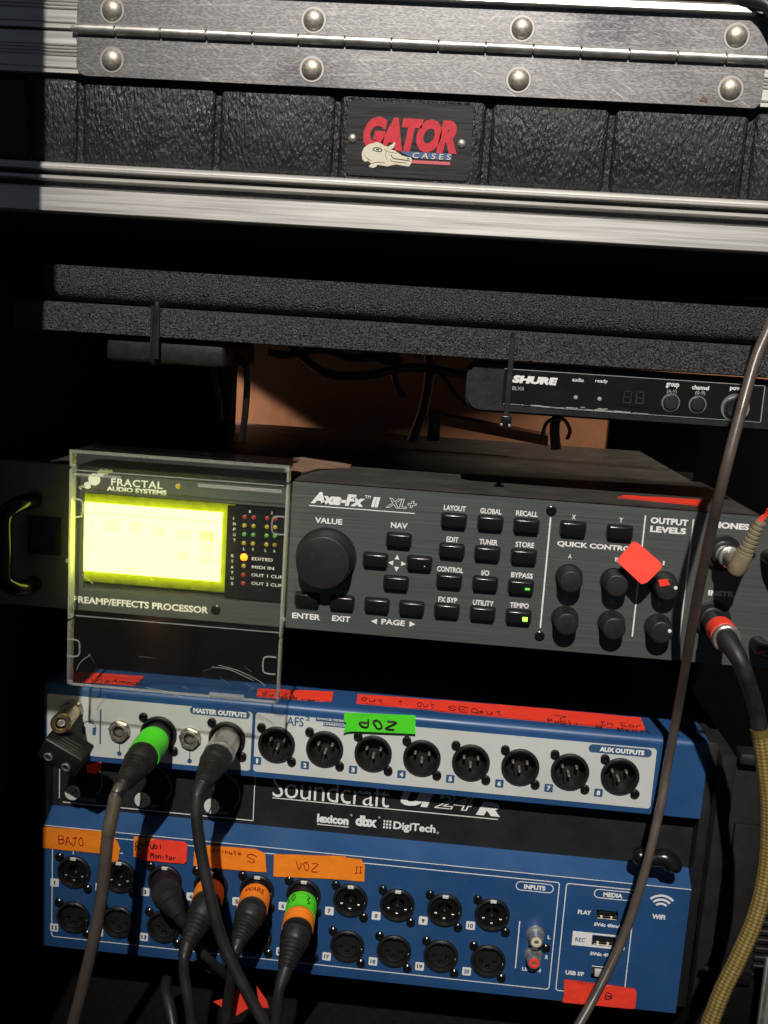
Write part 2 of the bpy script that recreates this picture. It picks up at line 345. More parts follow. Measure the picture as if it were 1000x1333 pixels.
XV, ZV = Vector((1, 0, 0)), Vector((0, 0, 1))
_tc = {}
def text_mesh(s, weight=0.0, shear=0.0, outline=0.0, space=1.0):
    k = (s, weight, shear, outline, space)
    if k in _tc: return _tc[k]
    cu = bpy.data.curves.new('t', 'FONT'); cu.body = s; cu.size = 1.0; cu.offset = weight; cu.shear = shear; cu.space_character = space
    cu.resolution_u = 3
    if outline: cu.fill_mode = 'NONE'; cu.bevel_depth = outline; cu.bevel_resolution = 0
    me = curve_mesh(cu)
    vs = [Vector(v.co) for v in me.vertices]; fs = [tuple(p.vertices) for p in me.polygons]
    if outline: fs = [f for f in fs if sum(vs[f[i]].x * vs[f[(i + 1) % len(f)]].y - vs[f[(i + 1) % len(f)]].x * vs[f[i]].y for i in range(len(f))) > 1e-7]
    x0 = min(v.x for v in vs); x1 = max(v.x for v in vs); y0 = min(v.y for v in vs); y1 = max(v.y for v in vs)
    vs = [((v.x - (x0 + x1) / 2) / (x1 - x0), (v.y - (y0 + y1) / 2) / (y1 - y0)) for v in vs]
    bpy.data.meshes.remove(me); _tc[k] = (vs, fs); return vs, fs
def T(parent, s, xa, xb, yc, h, Y, m='white_ink', w=0.012, shear=0.0, outline=0.0, proud=0.25, space=1.0, flip=False, name='lettering', xz=None):
    """lettering printed flat on the plane y=Y: between pixel columns xa and xb, centred on row yc, h pixel rows tall"""
    vs, fs = text_mesh(s, w, shear, outline, space)
    c = P((xa + xb) / 2, yc, Y); k = (P((xa + xb) / 2 + 10, yc, Y) - c).length / 10
    W = (xb - xa) * k; H = h * k
    sg = -1 if flip else 1
    b = MB(); b.add([(c.x + sg * u * W, Y - proud, c.z + sg * v * H) for u, v in vs], fs)
    return b.build(name, m, parent, smooth=False)
# stroke letters for hand writing (unit box)
ST = {'A': ['0,0 .5,1 1,0', '.2,.4 .8,.4'], 'B': ['0,0 0,1 .8,.95 .8,.6 0,.52 .95,.45 .9,.05 0,0'], 'J': ['0,.95 1,1', '.6,1 .6,.15 .3,0 0,.2'],
      'O': ['.5,1 .1,.7 .15,.2 .5,0 .9,.25 .85,.8 .5,1'], 'V': ['0,1 .5,0 1,1'], 'Z': ['0,1 1,1 0,0 1,0'], 'D': ['0,0 0,1 .8,.85 1,.5 .8,.1 0,0'],
      'W': ['0,1 .25,0 .5,.7 .75,0 1,1'], 'R': ['0,0 0,1 .9,.85 .8,.55 0,.5 1,0'], 'E': ['1,1 0,1 0,0 1,0', '0,.5 .8,.5'], 'S': ['1,.85 .5,1 0,.75 .9,.35 .6,0 0,.15'],
      'I': ['.5,0 .5,1', '0,1 1,1', '0,0 1,0'], 'N': ['0,0 0,1 1,0 1,1'], 'P': ['0,0 0,1 .9,.9 .85,.55 0,.45'], 'U': ['0,1 .05,.2 .5,0 .95,.2 1,1'], 'T': ['0,1 1,1', '.5,1 .5,0'],
      '1': ['0,.7 .5,1 .5,0'], '7': ['0,1 1,1 .4,0'], 'o': ['.5,.6 .1,.4 .2,.05 .6,0 .9,.3 .5,.6'], 'u': ['0,.6 .1,.05 .6,.05 .8,.6 .85,0'], 'a': ['.8,.55 .2,.6 .05,.15 .5,0 .8,.5 .9,0'],
      'b': ['0,1 0,0 .7,.1 .7,.5 0,.5'], 'l': ['.4,1 .4,0'], 'i': ['.5,.6 .5,0'], 't': ['.4,1 .4,.1 .8,0', '0,.65 .9,.65'], 'e': ['.05,.3 .85,.35 .5,.6 .1,.35 .3,0 .9,.1'], 'r': ['.1,0 .1,.6', '.1,.4 .5,.6 .9,.55'],
      'n': ['.05,0 .05,.6', '.05,.45 .5,.6 .85,.4 .9,0'], 'd': ['.85,1 .85,0 .1,.05 .1,.5 .85,.5'], 'm': ['0,0 0,.6 .4,.55 .45,0 .5,.55 .95,.55 1,0'], 's': ['.8,.55 .2,.5 .8,.15 .1,0'], 'p': ['0,-.4 0,.6 .8,.5 .7,.1 0,.05'],
      'G': ['.95,.85 .5,1 .05,.6 .2,.1 .7,0 .95,.4 .5,.4'], 'C': ['.95,.85 .5,1 .05,.6 .2,.1 .9,.1'], 'K': ['0,0 0,1', '.9,1 0,.45 1,0'], 'M': ['0,0 .1,1 .5,.3 .9,1 1,0'], '2': ['0,.8 .5,1 .9,.7 0,0 1,0'], '.': ['.4,0 .5,.08'], '?': ['0,.8 .5,1 .9,.7 .5,.4 .5,.25', '.5,.05 .5,0'], 'Q': ['.5,1 .1,.7 .15,.2 .5,0 .9,.25 .85,.8 .5,1', '.6,.3 1,-.1'], ' ': []}
def write(parent, s, o, U, V, N, w, h, r=0.22, m='marker', gap=0.35, wob=0.12, off=0.6, name='handwriting'):
    """pen strokes on a surface: o = lower-left corner, U/V directions, N outward"""
    o = Vector(o); U = Vector(U).normalized(); V = Vector(V).normalized(); N = Vector(N).normalized(); b = MB(); n = len(s); cw = w / (n + gap * (n - 1))
    rn = random.Random(s)
    for i, ch in enumerate(s):
        for st in ST.get(ch, []):
            pts = [tuple(map(float, q.split(','))) for q in st.split()]
            W3 = [o + U * (i * cw * (1 + gap) + (x + rn.uniform(-wob, wob)) * cw) + V * ((y + rn.uniform(-wob, wob)) * h) + N * off for x, y in pts]
            b.tube(W3, r, n=5, sub=3)
    return b.build(name, m, parent)
def strip(name, label, cat, pts, N, th, m, group=None, bow=0.0):
    """a piece of tape: 3-D outline, thickness th along N"""
    N = Vector(N).normalized(); pts = [Vector(p) for p in pts]
    t = thing(name, label, cat, sum(pts, Vector()) / len(pts), group)
    b = MB(); n = len(pts)
    f = [p + N * th for p in pts]
    nn = Vector((0, 0, 0))
    for i in range(n): nn += (f[i] - f[0]).cross(f[(i + 1) % n] - f[0])
    if nn.dot(N) < 0: f = f[::-1]; pts = pts[::-1]
    b.add(f + pts, [(i, i + n, (i + 1) % n + n, (i + 1) % n) for i in range(n)])
    # the face is a fine net with shallow wrinkles and slightly lifted edges
    bm = bmesh.new(); bm.faces.new([bm.verts.new(p) for p in f]); bmesh.ops.triangulate(bm, faces=bm.faces[:])
    for k in range(3): bmesh.ops.subdivide_edges(bm, edges=[e for e in bm.edges if e.calc_length() > 4], cuts=1); bmesh.ops.triangulate(bm, faces=bm.faces[:])
    ph = sum(p.x for p in f) * .37; lm = max((p - q).length for p in f for q in f); du = (f[1] - f[0]).normalized()
    for v in bm.verts:
        c = v.co; s = math.sin(c.x * .55 + c.z * .9 + c.y * .8 + ph) * math.sin(c.x * .21 - c.z * .35 + ph * 1.7) + .5 * math.sin(c.x * 1.3 + c.y * .9 - c.z * .6 + ph)
        v.co = c + N * (.16 * (s + 1.2))
    b.bm(bm)
    b.build('strip', m, t, ang=50)
    return t
def torn(a, b, n=5, amp=0.7, seed=1):
    rn = random.Random(seed); a = Vector(a); b = Vector(b); return [a.lerp(b, k / n) + Vector((rn.uniform(-amp, amp), 0, rn.uniform(-amp, amp) * 0.5)) for k in range(n + 1)]
FR = (0, -1, 0)
# ================================================================== room and rack
def room():
    b = MB(); b.box(-900, 900, 455, 470, -420, 900); b.build('back_wall', 'wall_orange')['kind'] = 'structure'
    b = MB(); b.box(-900, 900, -700, 454, -440, -420); b.build('floor', 'black_matte')['kind'] = 'structure'
room()
def rack():
    t = thing('equipment_rack', 'black equipment rack with tall side panels holding all the audio units', 'rack', (50, 200, -400))
    b = MB(); b.box(-196, -190, -20, 330, -419, 226); b.build('side_panel', 'black_matte', t)
    # blockers added out of view: panel, trim and bump set the left shade edge
    b = MB(); b.box(-176, -149, -420, -130, -419, 760, 2); b.build('blocker_panel', 'black_matte', t); b = MB(); b.box(-164, -142.5, -160, -132, 232, 760, 1); b.build('blocker_trim', 'black_matte', t)
    b = MB(); b.box(-164, -125.5, -170, -132, 108, 222, 2); b.build('blocker_bump', 'black_plastic', t)
    b = MB(); b.box(-189, 460, 234, 238, 168, 226); b.build('rear_blocker', 'black_matte', t); b = MB(); b.box(-189, 321, 388, 392, -419, 70); b.build('rear_blocker', 'black_matte', t)  # black sheets added to keep back light out of the rack gaps
    b = MB(); b.box(-196, 460, 7, 452, 226.5, 249.5); b.build('top_panel', 'black_matte', t)
    b = MB(); b.box(322, 330, -10, 130, -419, 226); b.build('side_panel', 'black_matte', t); b = MB(); b.box(322, 330, 130.2, 452, -419, 62); b.build('side_panel', 'black_matte', t)
    b = MB(); b.box(-190, 322, 6, 440, -330, -318, 1); b.build('base_shelf', 'cloth_black', t)
    # right front post: fabric covered cheek with a long slot and a metal strip
    b = MB(); b.box(272.5, 282, 24, 300, -330, -66, 1.2); b.build('cheek', 'black_matte', t)
    c0 = P(945, 985, 40); b = MB()
    b.box(283, 321, 34, 44, -330, -73, 2); b.build('front_post', 'black_matte', t)
    b = MB(); b.box(288, 305, 31, 35.5, -240, -113, 1.5); b.build('slot', 'black_matte', t)
    b = MB(); b.box(284, 321, 26, 42, -72, -64, 2.5); b.build('post_cap', 'recess_black', t)
    b = MB()
    for k in range(26): b.box(311, 320, 31.6, 34, -250 + k * 6.2, -246.5 + k * 6.2, 0.6, 1)
    b.build('ribbed_strip', 'black_plastic', t)
    p = P(996, 1290, 10); b = MB(); b.box(p.x - 3, p.x + 12, 6, 10, p.z - 40, p.z + 24, 0.8); b.build('metal_edge', 'alu_rail', t)
    b = MB()
    for k in range(3): b.box(p.x - 2 + k * 4.5, p.x + k * 4.5, 5.2, 6.5, p.z - 40, p.z + 24)
    b.build('edge_ridge', 'hinge_steel', t)
    p = P(928, 1290, 12); b = MB(); b.tube([(p.x - 8, 12, p.z + 16), (p.x, 8, p.z + 12), (p.x + 2, 8, p.z - 10), (p.x - 1, 10, p.z - 26)], 2.2, 8); b.box(p.x + 3, p.x + 22, 9, 15, p.z + 8, p.z + 14, 1)
    b.box(p.x + 3, p.x + 26, 14, 19, p.z - 30, p.z + 8, 1); b.build('latch', 'black_gloss', t)
rack()
# ================================================================== road case on top
def case():
    x0, x1 = -230, 330
    t = thing('road_case', 'black moulded road case with scratched aluminium hinge, rails and a red lettered badge', 'road case', (50, 120, 235))
    zt = P(480, 122).z; zb = 262.0
    b = MB(); b.box(x0, x1, 2.4, 420, zb - 12, zt + 8); b.build('body', 'moulded_plastic', t)
    def pad(a, c, zlo=zb + 0.5, zhi=None, y=0.0, n='moulded_pad', bev=3.5):
        xa = P(a, 190).x; xb = P(c, 190).x; b = MB(); b.box(xa, xb, y, 14, zlo, zhi or zt + 1, bev, 4); return b.build(n, 'moulded_plastic', t)
    for a, c in ((-120, -58), (-52, 36), (41, 100), (106, 279), (284, 434), (637, 791), (797, 973), (980, 1130)): pad(a, c)
    pad(440, 630, y=-0.6)
    # badge
    cl = P(452, 182, -1).x; cr = P(614, 182, -1).x; za = P(530, 134, -1).z; zc = P(530, 232, -1).z
    b = MB(); b.prism(rr(cl - 1.6, cr + 1.6, zc - 1.6, za + 1.6, 3), -0.9, 1.5)
    fr = b.build('badge_frame', 'moulded_plastic', t)
    b = MB(); b.prism(rr(cl, cr, zc, za, 3), -1.8, 0); bd = b.build('badge', 'badge_black', t)
    for px, py in ((459, 180), (601, 187)):
        q = P(px, py, -2); b = MB(); b.lathe((q.x, -1.7, q.z), (q.x, -5, q.z), [(0, 2.5), (0.8, 2.3), (1.5, 1.5), (1.8, 0.3)], 16); b.build('badge_rivet', 'rivet_steel', bd)
    YB = -1.85
    T(bd, 'GATOR', 473, 596, 176, 42, YB, 'logo_red', w=0.07, shear=0.22, space=0.92)
    def quad(pts, m, n, pr=0.2):
        b = MB(); b.prism([(P(x, y, YB).x, P(x, y, YB).z) for x, y in pts], YB - pr, YB); return b.build(n, m, bd, smooth=False)
    quad([(520, 197), (588, 200), (588, 209), (536, 205)], 'logo_blue', 'blue_band')
    T(bd, 'CASES', 537, 587, 203.5, 7, YB - 0.25, 'cream', w=0.01, space=1.6, shear=0.1)
    quad([(536, 208.5), (586, 211), (586, 215), (535, 212.5)], 'logo_pink', 'pink_band')
    gx = lambda x, y: (420 + x * 0.22, 120 + y * 0.22)
    quad([gx(*p) for p in ((232, 360), (245, 330), (275, 308), (320, 296), (350, 305), (365, 318), (390, 322), (415, 306), (428, 292), (430, 308), (422, 328), (405, 340), (425, 345), (445, 358), (470, 375), (500, 384), (522, 386), (530, 398), (525, 420), (512, 440), (480, 436), (440, 428), (410, 432), (385, 440), (355, 434), (320, 430), (322, 440), (300, 448), (275, 442), (280, 430), (290, 425), (272, 408), (250, 412), (236, 398))], 'cream', 'alligator_emblem', 0.3)
    b = MB()
    def stroke(pts, r=0.16):
        b.tube([(P(*gx(*p), YB).x, YB - 0.32, P(*gx(*p), YB).z) for p in pts], r, 5, 3)
    stroke([(296, 340), (315, 328), (345, 335), (350, 350), (320, 350), (298, 342)], 0.28); stroke([(318, 338), (335, 342)], 0.4)
    stroke([(405, 370), (420, 392), (460, 398), (520, 408)], 0.22); stroke([(400, 395), (410, 410), (450, 415), (500, 420)], 0.15)
    stroke([(365, 340), (395, 355), (440, 362)], 0.12); stroke([(290, 425), (320, 415), (370, 420)]); stroke([(250, 370), (265, 395), (290, 405)], 0.13); stroke([(380, 345), (372, 375), (385, 405)], 0.12); stroke([(500, 392), (512, 396)], 0.35)
    b.build('emblem_line', 'badge_black', bd)
    # bottom aluminium lip, one ridged extrusion
    z0 = 262.2
    prof = [(6, z0), (-3, z0), (-4.8, z0 - 0.5), (-6.2, z0 - 2.0), (-6.5, z0 - 2.6), (-6.1, z0 - 2.9), (-6.6, z0 - 3.3), (-6.6, z0 - 4.0), (-6.0, z0 - 4.5), (3.5, z0 - 4.7), (3.5, z0 - 7.2), (-5.6, z0 - 7.5), (-6.2, z0 - 8.0), (-6.2, z0 - 9.2), (-5.6, z0 - 9.7), (4.5, z0 - 9.9),
            (4.5, z0 - 14.4), (-6.8, z0 - 14.6), (-7.2, z0 - 15.1), (-7.2, z0 - 27.0), (-6.7, z0 - 27.5), (-4, z0 - 27.6), (6, z0 - 27.6)]
    b = MB(); b.extr(prof, x0, x1); b.build('bottom_rail', 'alu_rail', t, ang=25)
    # two lid rails with grooves, seen left of the hinge
    def rail(za, zb_, n):
        h = zb_ - za; pr = [(8, za), (-2.5, za)]
        for u in (0.12, 0.42, 0.5, 0.58, 0.66):
            z = za + h * u; pr += [(-2.5, z - 0.7), (-1.2, z - 0.35), (-1.2, z + 0.35), (-2.5, z + 0.7)]
        pr += [(-2.5, zb_ - 0.6), (-1.9, zb_), (8, zb_)]
        b = MB(); b.extr(pr, x0, x1); b.build(n, 'alu_rail', t, ang=20)
    zh = P(103, 41).z; ztop = P(900, 12).z
    rail(P(60, 95).z, zh - 0.8, 'lid_rail'); rail(zh + 0.8, P(900, 17).z + 1.5, 'lid_rail')
    b = MB(); b.extr([(10, ztop - 4), (-7.5, ztop - 3.6), (-8.2, ztop - 2.8), (-7.6, ztop + 0.4), (-5, ztop + 2.2), (10, ztop + 2.4)], x0, P(981, 10).x); b.build('lid_edge', 'alu_rail', t)
    b = MB(); b.box(x0, x1, 5, 420, P(60, 95).z + 1, ztop - 1); b.build('lid', 'moulded_plastic', t)
    # piano hinge
    xl = P(104, 60).x; xr = P(991, 110).x; zlo = P(500, 120).z
    b = MB(); b.prism([(xl + 5, zlo), (xr - 3, zlo), (xr, zlo + 3), (xr, zh - 3.0), (xl, zh - 3.0), (xl, zlo + 5), (xl + 1.2, zlo + 1.6)], -4.6, -2.6); lo = b.build('hinge_leaf', 'alu_leaf', t)
    b = MB(); b.prism([(xl, zh + 3.0), (xr, zh + 3.0), (xr, P(900, 17).z), (xl, P(900, 17).z)], -4.6, -2.6); up = b.build('hinge_leaf', 'alu_leaf', t)
    xs = [xl - 1]; pxs = [155]
    while pxs[-1] < 990: pxs.append(pxs[-1] + 58.5 + (pxs[-1] - 155) * 0.0055)
    xs += [P(p, 41 + (p - 103) * 0.047).x for p in pxs if p < 985] + [xr]
    for i in range(len(xs) - 1):
        b = MB(); b.lathe((xs[i] + 0.25, -5.2, zh), (xs[i + 1] - 0.25, -5.2, zh), [(0, 2.4), (0.4, 2.9), (xs[i + 1] - xs[i] - 0.9, 2.9), (xs[i + 1] - xs[i] - 0.5, 2.4)], 18); b.build('knuckle', 'hinge_steel', t)
    b = MB(); b.lathe((xl - 3, -5.2, zh), (xr + 10, -5.2, zh), [(0, 1.5), (xr - xl + 13, 1.5)], 12); b.build('hinge_pin', 'hinge_steel', t)
    rm = MB(); rm.lathe((0, 0, 0), (0, -5, 0), [(0, 5.8), (0.7, 5.6), (1.8, 4.6), (2.7, 3.0), (3.1, 1.2), (3.15, 0.1)], 26); me = rm.mesh('rivet', 'rivet_steel')
    wm = MB(); wm.lathe((0, 0, 0), (0, -1, 0), [(0, 7), (0.15, 6.8)], 26); wme = wm.mesh('ring_mark', 'rivet_ring')
    for px, py, lf in ((145, 12, up), (408, 25, up), (680, 36, up), (960, 46, up), (144.5, 77, lo), (405.5, 89, lo), (675.5, 103, lo), (952, 115, lo)):
        q = P(px, py, -6); link('rivet', me, lf, (q.x, -4.5, q.z)); link('ring_mark', wme, lf, (q.x, -4.62, q.z))
    # small marks on the metal
    b = MB(); q = P(917, 128, -4.6); b.prism([(q.x - 2.4, q.z - 1.4), (q.x + 1.6, q.z - 1.9), (q.x + 1.9, q.z - .4), (q.x + .4, q.z + .3), (q.x - .9, q.z + 1.8), (q.x - 1.4, q.z)], -4.9, -4.6); b.build('sticker_scrap', 'cardboard', lo, smooth=False)
case()
t = thing('black_cable', 'black cable draped over the right end of the case lid', 'cable', P(975, 3, -10))
b = MB(); b.tube([P(920, -30, 30), P(952, -4, -2), P(978, 1, -8), P(1003, 12, -12), P(1030, 60, -14)], 3.4, 12); b.build('sheath', 'cable_black', t)
# ================================================================== shelf
def shelf():
    t = thing('rack_shelf', 'black crinkle painted steel shelf running across the rack above the units', 'shelf', (60, 100, 168))
    zl0 = P(60, 430).z; zl1 = P(60, 391).z; zu0 = P(60, 386, 20).z; zu1 = P(60, 343, 20).z
    xl = P(12, 370).x; xr = 330
    b = MB(); b.extr([(3.0, zl0), (0.4, zl0), (-0.4, zl0 + 0.6), (-0.4, zl1 - 4.2), (0.1, zl1 - 2.3), (1.3, zl1 - 0.8), (3.2, zl1), (16, zl1 - 1), (16, zl1 - 3), (3.0, zl1 - 4)], xl + 3, xr); b.build('front_lip', 'crinkle', t)
    b = MB(); b.extr([(32, zu0 - 1.5), (27, zu0 - 1), (23.5, zu0 + 1), (21.2, zu0 + 4), (20.2, zu0 + 7.5), (20, zu0 + 10), (20.2, zu1 - 0.5), (21.2, zu1), (200, zu1), (200, zu1 - 3), (34, zu1 - 3), (34, zu0 - 1.5)], xl + 12, xr)
    b.extr([(15.9, zl1 - 1.3), (230, zl1 - 1.3), (230, zl1 - 3.5), (15.9, zl1 - 3.5)], xl + 3, xr); b.box(xl + 6, xr, 60, 62, zl1 - 8, zu1 - 1); b.build('tray', 'crinkle', t, ang=45)
shelf()
def ties():
    t = thing('cable_tie', 'black cable tie round the shelf lip above the power adapter', 'cable tie', P(200, 430, -1), 'cable ties on the shelf')
    p = P(204, 397, -1); q = P(200, 470, 2)
    b = MB(); b.tube([(p.x, 14, p.z + 0.5), (p.x, 1, p.z + 0.9), (p.x, -1.5, p.z - 1), (p.x - 0.6, -1.5, (p.z + q.z) / 2 + 3), (p.x - 1.2, -1.2, q.z + 1), (p.x - 1.2, 4, q.z - 1), (p.x - 1.2, 20, q.z - 1)], 1.5, 6, 4)
    b.box(p.x - 3.3, p.x + 2.2, -1.9, -0.8, q.z + 1, p.z - 0.5, 0.4, 1); b.build('strap', 'black_plastic', t)
    t = thing('cable_tie', 'long black cable tie round the shelf lip and the wireless receiver', 'cable tie', P(663, 490, -1), 'cable ties on the shelf')
    p = P(668, 437, -1); q = P(656, 548, -2)
    b = MB(); b.box(p.x - 1.6, p.x + 1.6, -2.2, -1.2, q.z + 2, p.z - 0.5, 0.3, 1); b.tube([(p.x, 14, p.z + 0.5), (p.x, 1, p.z + 0.9), (p.x, -1.6, p.z - 1.2)], 1.4, 6, 4)
    b.tube([(p.x, -1.7, q.z + 3), (p.x, 2, q.z), (p.x, 30, q.z)], 1.4, 6, 4); b.build('strap', 'black_plastic', t)
    b = MB(); b.box(p.x - 3, p.x + 3, -4.5, 0, q.z - 3, q.z + 3, 0.6); b.build('tie_head', 'black_gloss', t)
    b = MB(); b.lathe((p.x - 2.5, -4, q.z - 2), (p.x - 2.5, -6, q.z - 2), [(0, 1), (1.2, 0.8), (1.4, 0.1)], 10); b.lathe((p.x + 2, -4, q.z - 2.3), (p.x + 2, -6, q.z - 2.3), [(0, 1), (1.2, 0.8), (1.4, 0.1)], 10); b.build('metal_tip', 'chrome', t)
ties()
def adapter():
    a = P(138, 437, 4); c = P(292, 474, 4)
    t = thing('power_adapter', 'dark grey power adapter block strapped under the left of the shelf', 'power adapter', ((a.x + c.x) / 2, 40, c.z))
    b = MB(); b.box(a.x, c.x, 4, 90, P(215, 474, 4).z, P(60, 430).z - 0.5, 2.5, 3); b.build('body', 'black_plastic', t)
    b = MB(); q = P(300, 470, 40); b.tube([(c.x - 3, 40, q.z + 4), (c.x + 6, 38, q.z - 4), (c.x + 5, 45, q.z - 30), (c.x, 60, q.z - 50)], 2.2, 8); b.build('cord', 'cable_black', t)
adapter()
def receiver():
    Y = 6.0
    xl = P(607, 500, Y).x; xr = xl + 197; zt = P(645, 472, Y).z; zb = P(645, 537, Y).z
    t = thing('wireless_receiver', 'black wireless microphone receiver hanging under the right of the shelf', 'receiver', ((xl + xr) / 2, 60, zb))
    b = MB(); b.prism(rr(xl, xr, zb, zt, 9, 8), Y + 2, Y + 110); b.build('body', 'black_plastic', t)
    b = MB(); b.prism(rr(xl + 1.2, xr - 1.2, zb + 1.2, zt - 1.2, 8, 8), Y, Y + 2.2); b.build('bezel', 'black_plastic', t)
    xa = P(655, 505, Y).x; xb = P(994, 520, Y).x; za = P(700, 482, Y).z; zc = P(700, 530, Y).z
    b = MB(); b.box(xa, xb, Y - 0.4, Y + 1, zc, za, 0.3, 1); fp = b.build('front_panel', 'smoked', t)
    YF = Y - 0.45
    b = MB()
    b.box(xa, xb, YF - .15, YF, za - 0.5, za - 0.15); b.box(xb - 0.5, xb, YF - .15, YF, zc, za); b.box(xa + 30, xb, YF - .15, YF, zc, zc + 0.28); b.build('border_line', 'grey_ink', t, smooth=False)
    rn = random.Random(3); b = MB(); x = xa + 1
    while x < xa + 78:                                   # scuffed lower edge
        l = rn.uniform(1, 6); h = rn.uniform(0.15, 0.7); b.box(x, x + l, YF - .12, YF, zc + 0.1 + rn.uniform(0, .5), zc + 0.2 + h + rn.uniform(0, .4)); x += l * rn.uniform(0.7, 1.3)
    for x in (xa + 45, xa + 55, xa + 58): b.box(x, x + 2.6, YF - .12, YF, zc + 1.5, zc + 1.9)
    b.build('scuff', 'grey_ink', t, smooth=False)
    T(t, 'SHURE', 667, 726, 495, 10, YF, 'white_ink', w=0.07, shear=0.15)
    T(t, 'BLX4', 667, 682, 505.5, 5, YF, 'grey_ink', w=0.02)
    T(t, 'audio', 745, 760, 494.5, 5, YF, 'white_ink'); T(t, 'ready', 775, 791, 496.5, 6, YF, 'white_ink')
    T(t, 'group', 867, 884, 502, 7, YF, 'white_ink', w=0.03); T(t, '(A-Y)', 868, 881, 510, 6, YF, 'grey_ink')
    T(t, 'channel', 901, 923, 504.5, 6, YF, 'white_ink', w=0.03); T(t, '(0-9)', 905, 918, 512, 6, YF, 'grey_ink')
    T(t, 'power', 950, 972, 507, 6, YF, 'white_ink', w=0.03)
    for px, py in ((749.5, 517.5), (780.5, 519.5)):
        q = P(px, py, YF); b = MB(); b.lathe((q.x, YF, q.z), (q.x, YF - 1, q.z), [(0, 1.3), (0.5, 1.0), (0.7, 0.2)], 12); b.build('led', 'grey_ink', t)
    a = P(803, 509, YF); c = P(842, 531, YF); b = MB(); b.box(a.x, c.x, YF - 0.3, YF + .2, c.z, a.z); ds = b.build('display', 'black_gloss', t, smooth=False)
    b = MB()
    for k in (0, 1):
        ox = a.x + 4 + k * 7; oz = c.z + 2.0; s = 0.7
        for x_, z_, w_, h_ in ((0, 0, .6, 3), (4, 0, .6, 3), (0, 3.4, .6, 3), (4, 3.4, .6, 3), (.6, 6.4, 3.4, .6), (.6, 0, 3.4, .6), (.6, 3.1, 3.4, .5)): b.box(ox + x_, ox + x_ + w_, YF - .45, YF - .3, oz + z_, oz + z_ + h_)
    b.build('digit', 'cable_black', ds, smooth=False)
    for px, py, r in ((873, 524, 4.3), (908, 526.5, 4.1)):
        q = P(px, py, YF); b = MB(); b.lathe((q.x, YF + .5, q.z), (q.x, YF - 3, q.z), [(0, r + .9), (1.0, r + .9), (1.0, r + .3), (0.7, r + .2)], 24); rg = b.build('button_ring', 'chrome', t)
        b = MB(); b.lathe((q.x, YF + .2, q.z), (q.x, YF - 3, q.z), [(0, r), (1.6, r), (2.1, r - .6), (2.2, .2)], 24); b.build('button', 'black_plastic', t)
    q = P(957, 531, YF); b = MB(); b.lathe((q.x, YF + .5, q.z), (q.x, YF - 3, q.z), [(0, 8), (0.9, 8), (0.9, 7.5), (0.6, 7.4)], 28); b.build('button_ring', 'chrome', t)
    b = MB(); b.lathe((q.x, YF + .2, q.z), (q.x, YF - 3, q.z), [(0, 6.4), (2.4, 6.2), (3, 5.4), (2.6, 4), (2.4, 0.3)], 28); b.build('power_button', 'black_plastic', t)
receiver()
def background():
    def cab(label, pts, r, m='cable_black', g='cables hanging behind the rack'):
        t = thing('black_cable', label, 'cable', pts[0], g); b = MB(); b.tube(pts, r, 8, 6); b.build('sheath', m, t)
    Y = 250
    cab('thick black cable drooping from under the shelf across the orange wall', [P(370, 440, Y), P(400, 470, Y), P(430, 487, Y - 10), P(480, 488, Y - 10), P(540, 478, Y), P(612, 490, Y)], 3.4)
    cab('black cable dropping straight down to the effects processor', [P(556, 450, Y), P(560, 480, Y), P(552, 530, Y), P(536, 575, Y)], 4.2)
    cab('thin black wire slanting down right of the dropping cable', [P(560, 465, Y), P(580, 495, Y), P(607, 528, Y)], 1.4)
    cab('short black lead hanging in a knot under the shelf', [P(470, 455, Y), P(500, 470, Y), P(522, 468, Y), P(512, 478, Y), P(516, 500, Y), P(526, 516, Y)], 2.6)
    cab('black lead looping left behind the power adapter', [P(350, 458, Y), P(375, 462, Y), P(420, 455, Y), P(460, 466, Y), P(520, 462, Y)], 3.2)
    cab('reddish brown wire sagging below the power adapter', [P(155, 505, 200), P(175, 516, 200), P(205, 520, 200), P(245, 514, 200)], 1.2, 'cable_brown')
    cab('bluish black lead hanging left of the orange wall', [P(275, 480, 220), P(283, 520, 220), P(285, 550, 220)], 4)
    t = thing('support_bracket', 'dark angled bracket strip lying behind the receiver', 'bracket', P(660, 560, 230))
    a = P(562, 538, 240); c = P(714, 568, 240); b = MB(); b.add([(a.x, 240, a.z), (c.x, 240, c.z), (c.x, 240, c.z - 8), (a.x, 240, a.z - 8), (a.x, 250, a.z + 2), (c.x, 250, c.z + 2), (c.x, 250, c.z - 8), (a.x, 250, a.z - 8)], [(0, 3, 2, 1), (4, 5, 6, 7), (0, 1, 5, 4), (1, 2, 6, 5), (2, 3, 7, 6), (3, 0, 4, 7)])
    b.build('strip', 'wood_dark', t); b = MB(); b.box(a.x - 2, a.x + 8, 234, 239, a.z - 22, a.z + 3, 1); b.build('end_plate', 'black_plastic', t)
    t = thing('cable_knot', 'small knot of black leads hanging below the receiver', 'cable', P(725, 560, 60)); b = MB()
    b.tube([P(727, 540, 60), P(722, 555, 60), P(724, 585, 60)], 3.2, 8, 4); b.tube([P(705, 575, 60), P(712, 550, 58), P(732, 545, 58), P(742, 560, 60), P(738, 572, 60)], 1.2, 8, 5); b.build('lead', 'cable_black', t)
    t = thing('black_box', 'black slab added behind the rack on the right to keep it dark', 'box', P(900, 560, 390)); b = MB(); a = P(815, 540, 300); b.box(a.x, 620, 392, 406, -419, 150, 3); b.build('body', 'handle_black', t)  # right slab is added and sized to darken the background there
    t = thing('black_box', 'tall black box standing behind the rack on the left', 'box', P(200, 560, 340)); b = MB(); a = P(300, 540, 300); b.box(-189, a.x, 270, 325, 60, 222, 3); b.build('body', 'black_matte', t)
background()
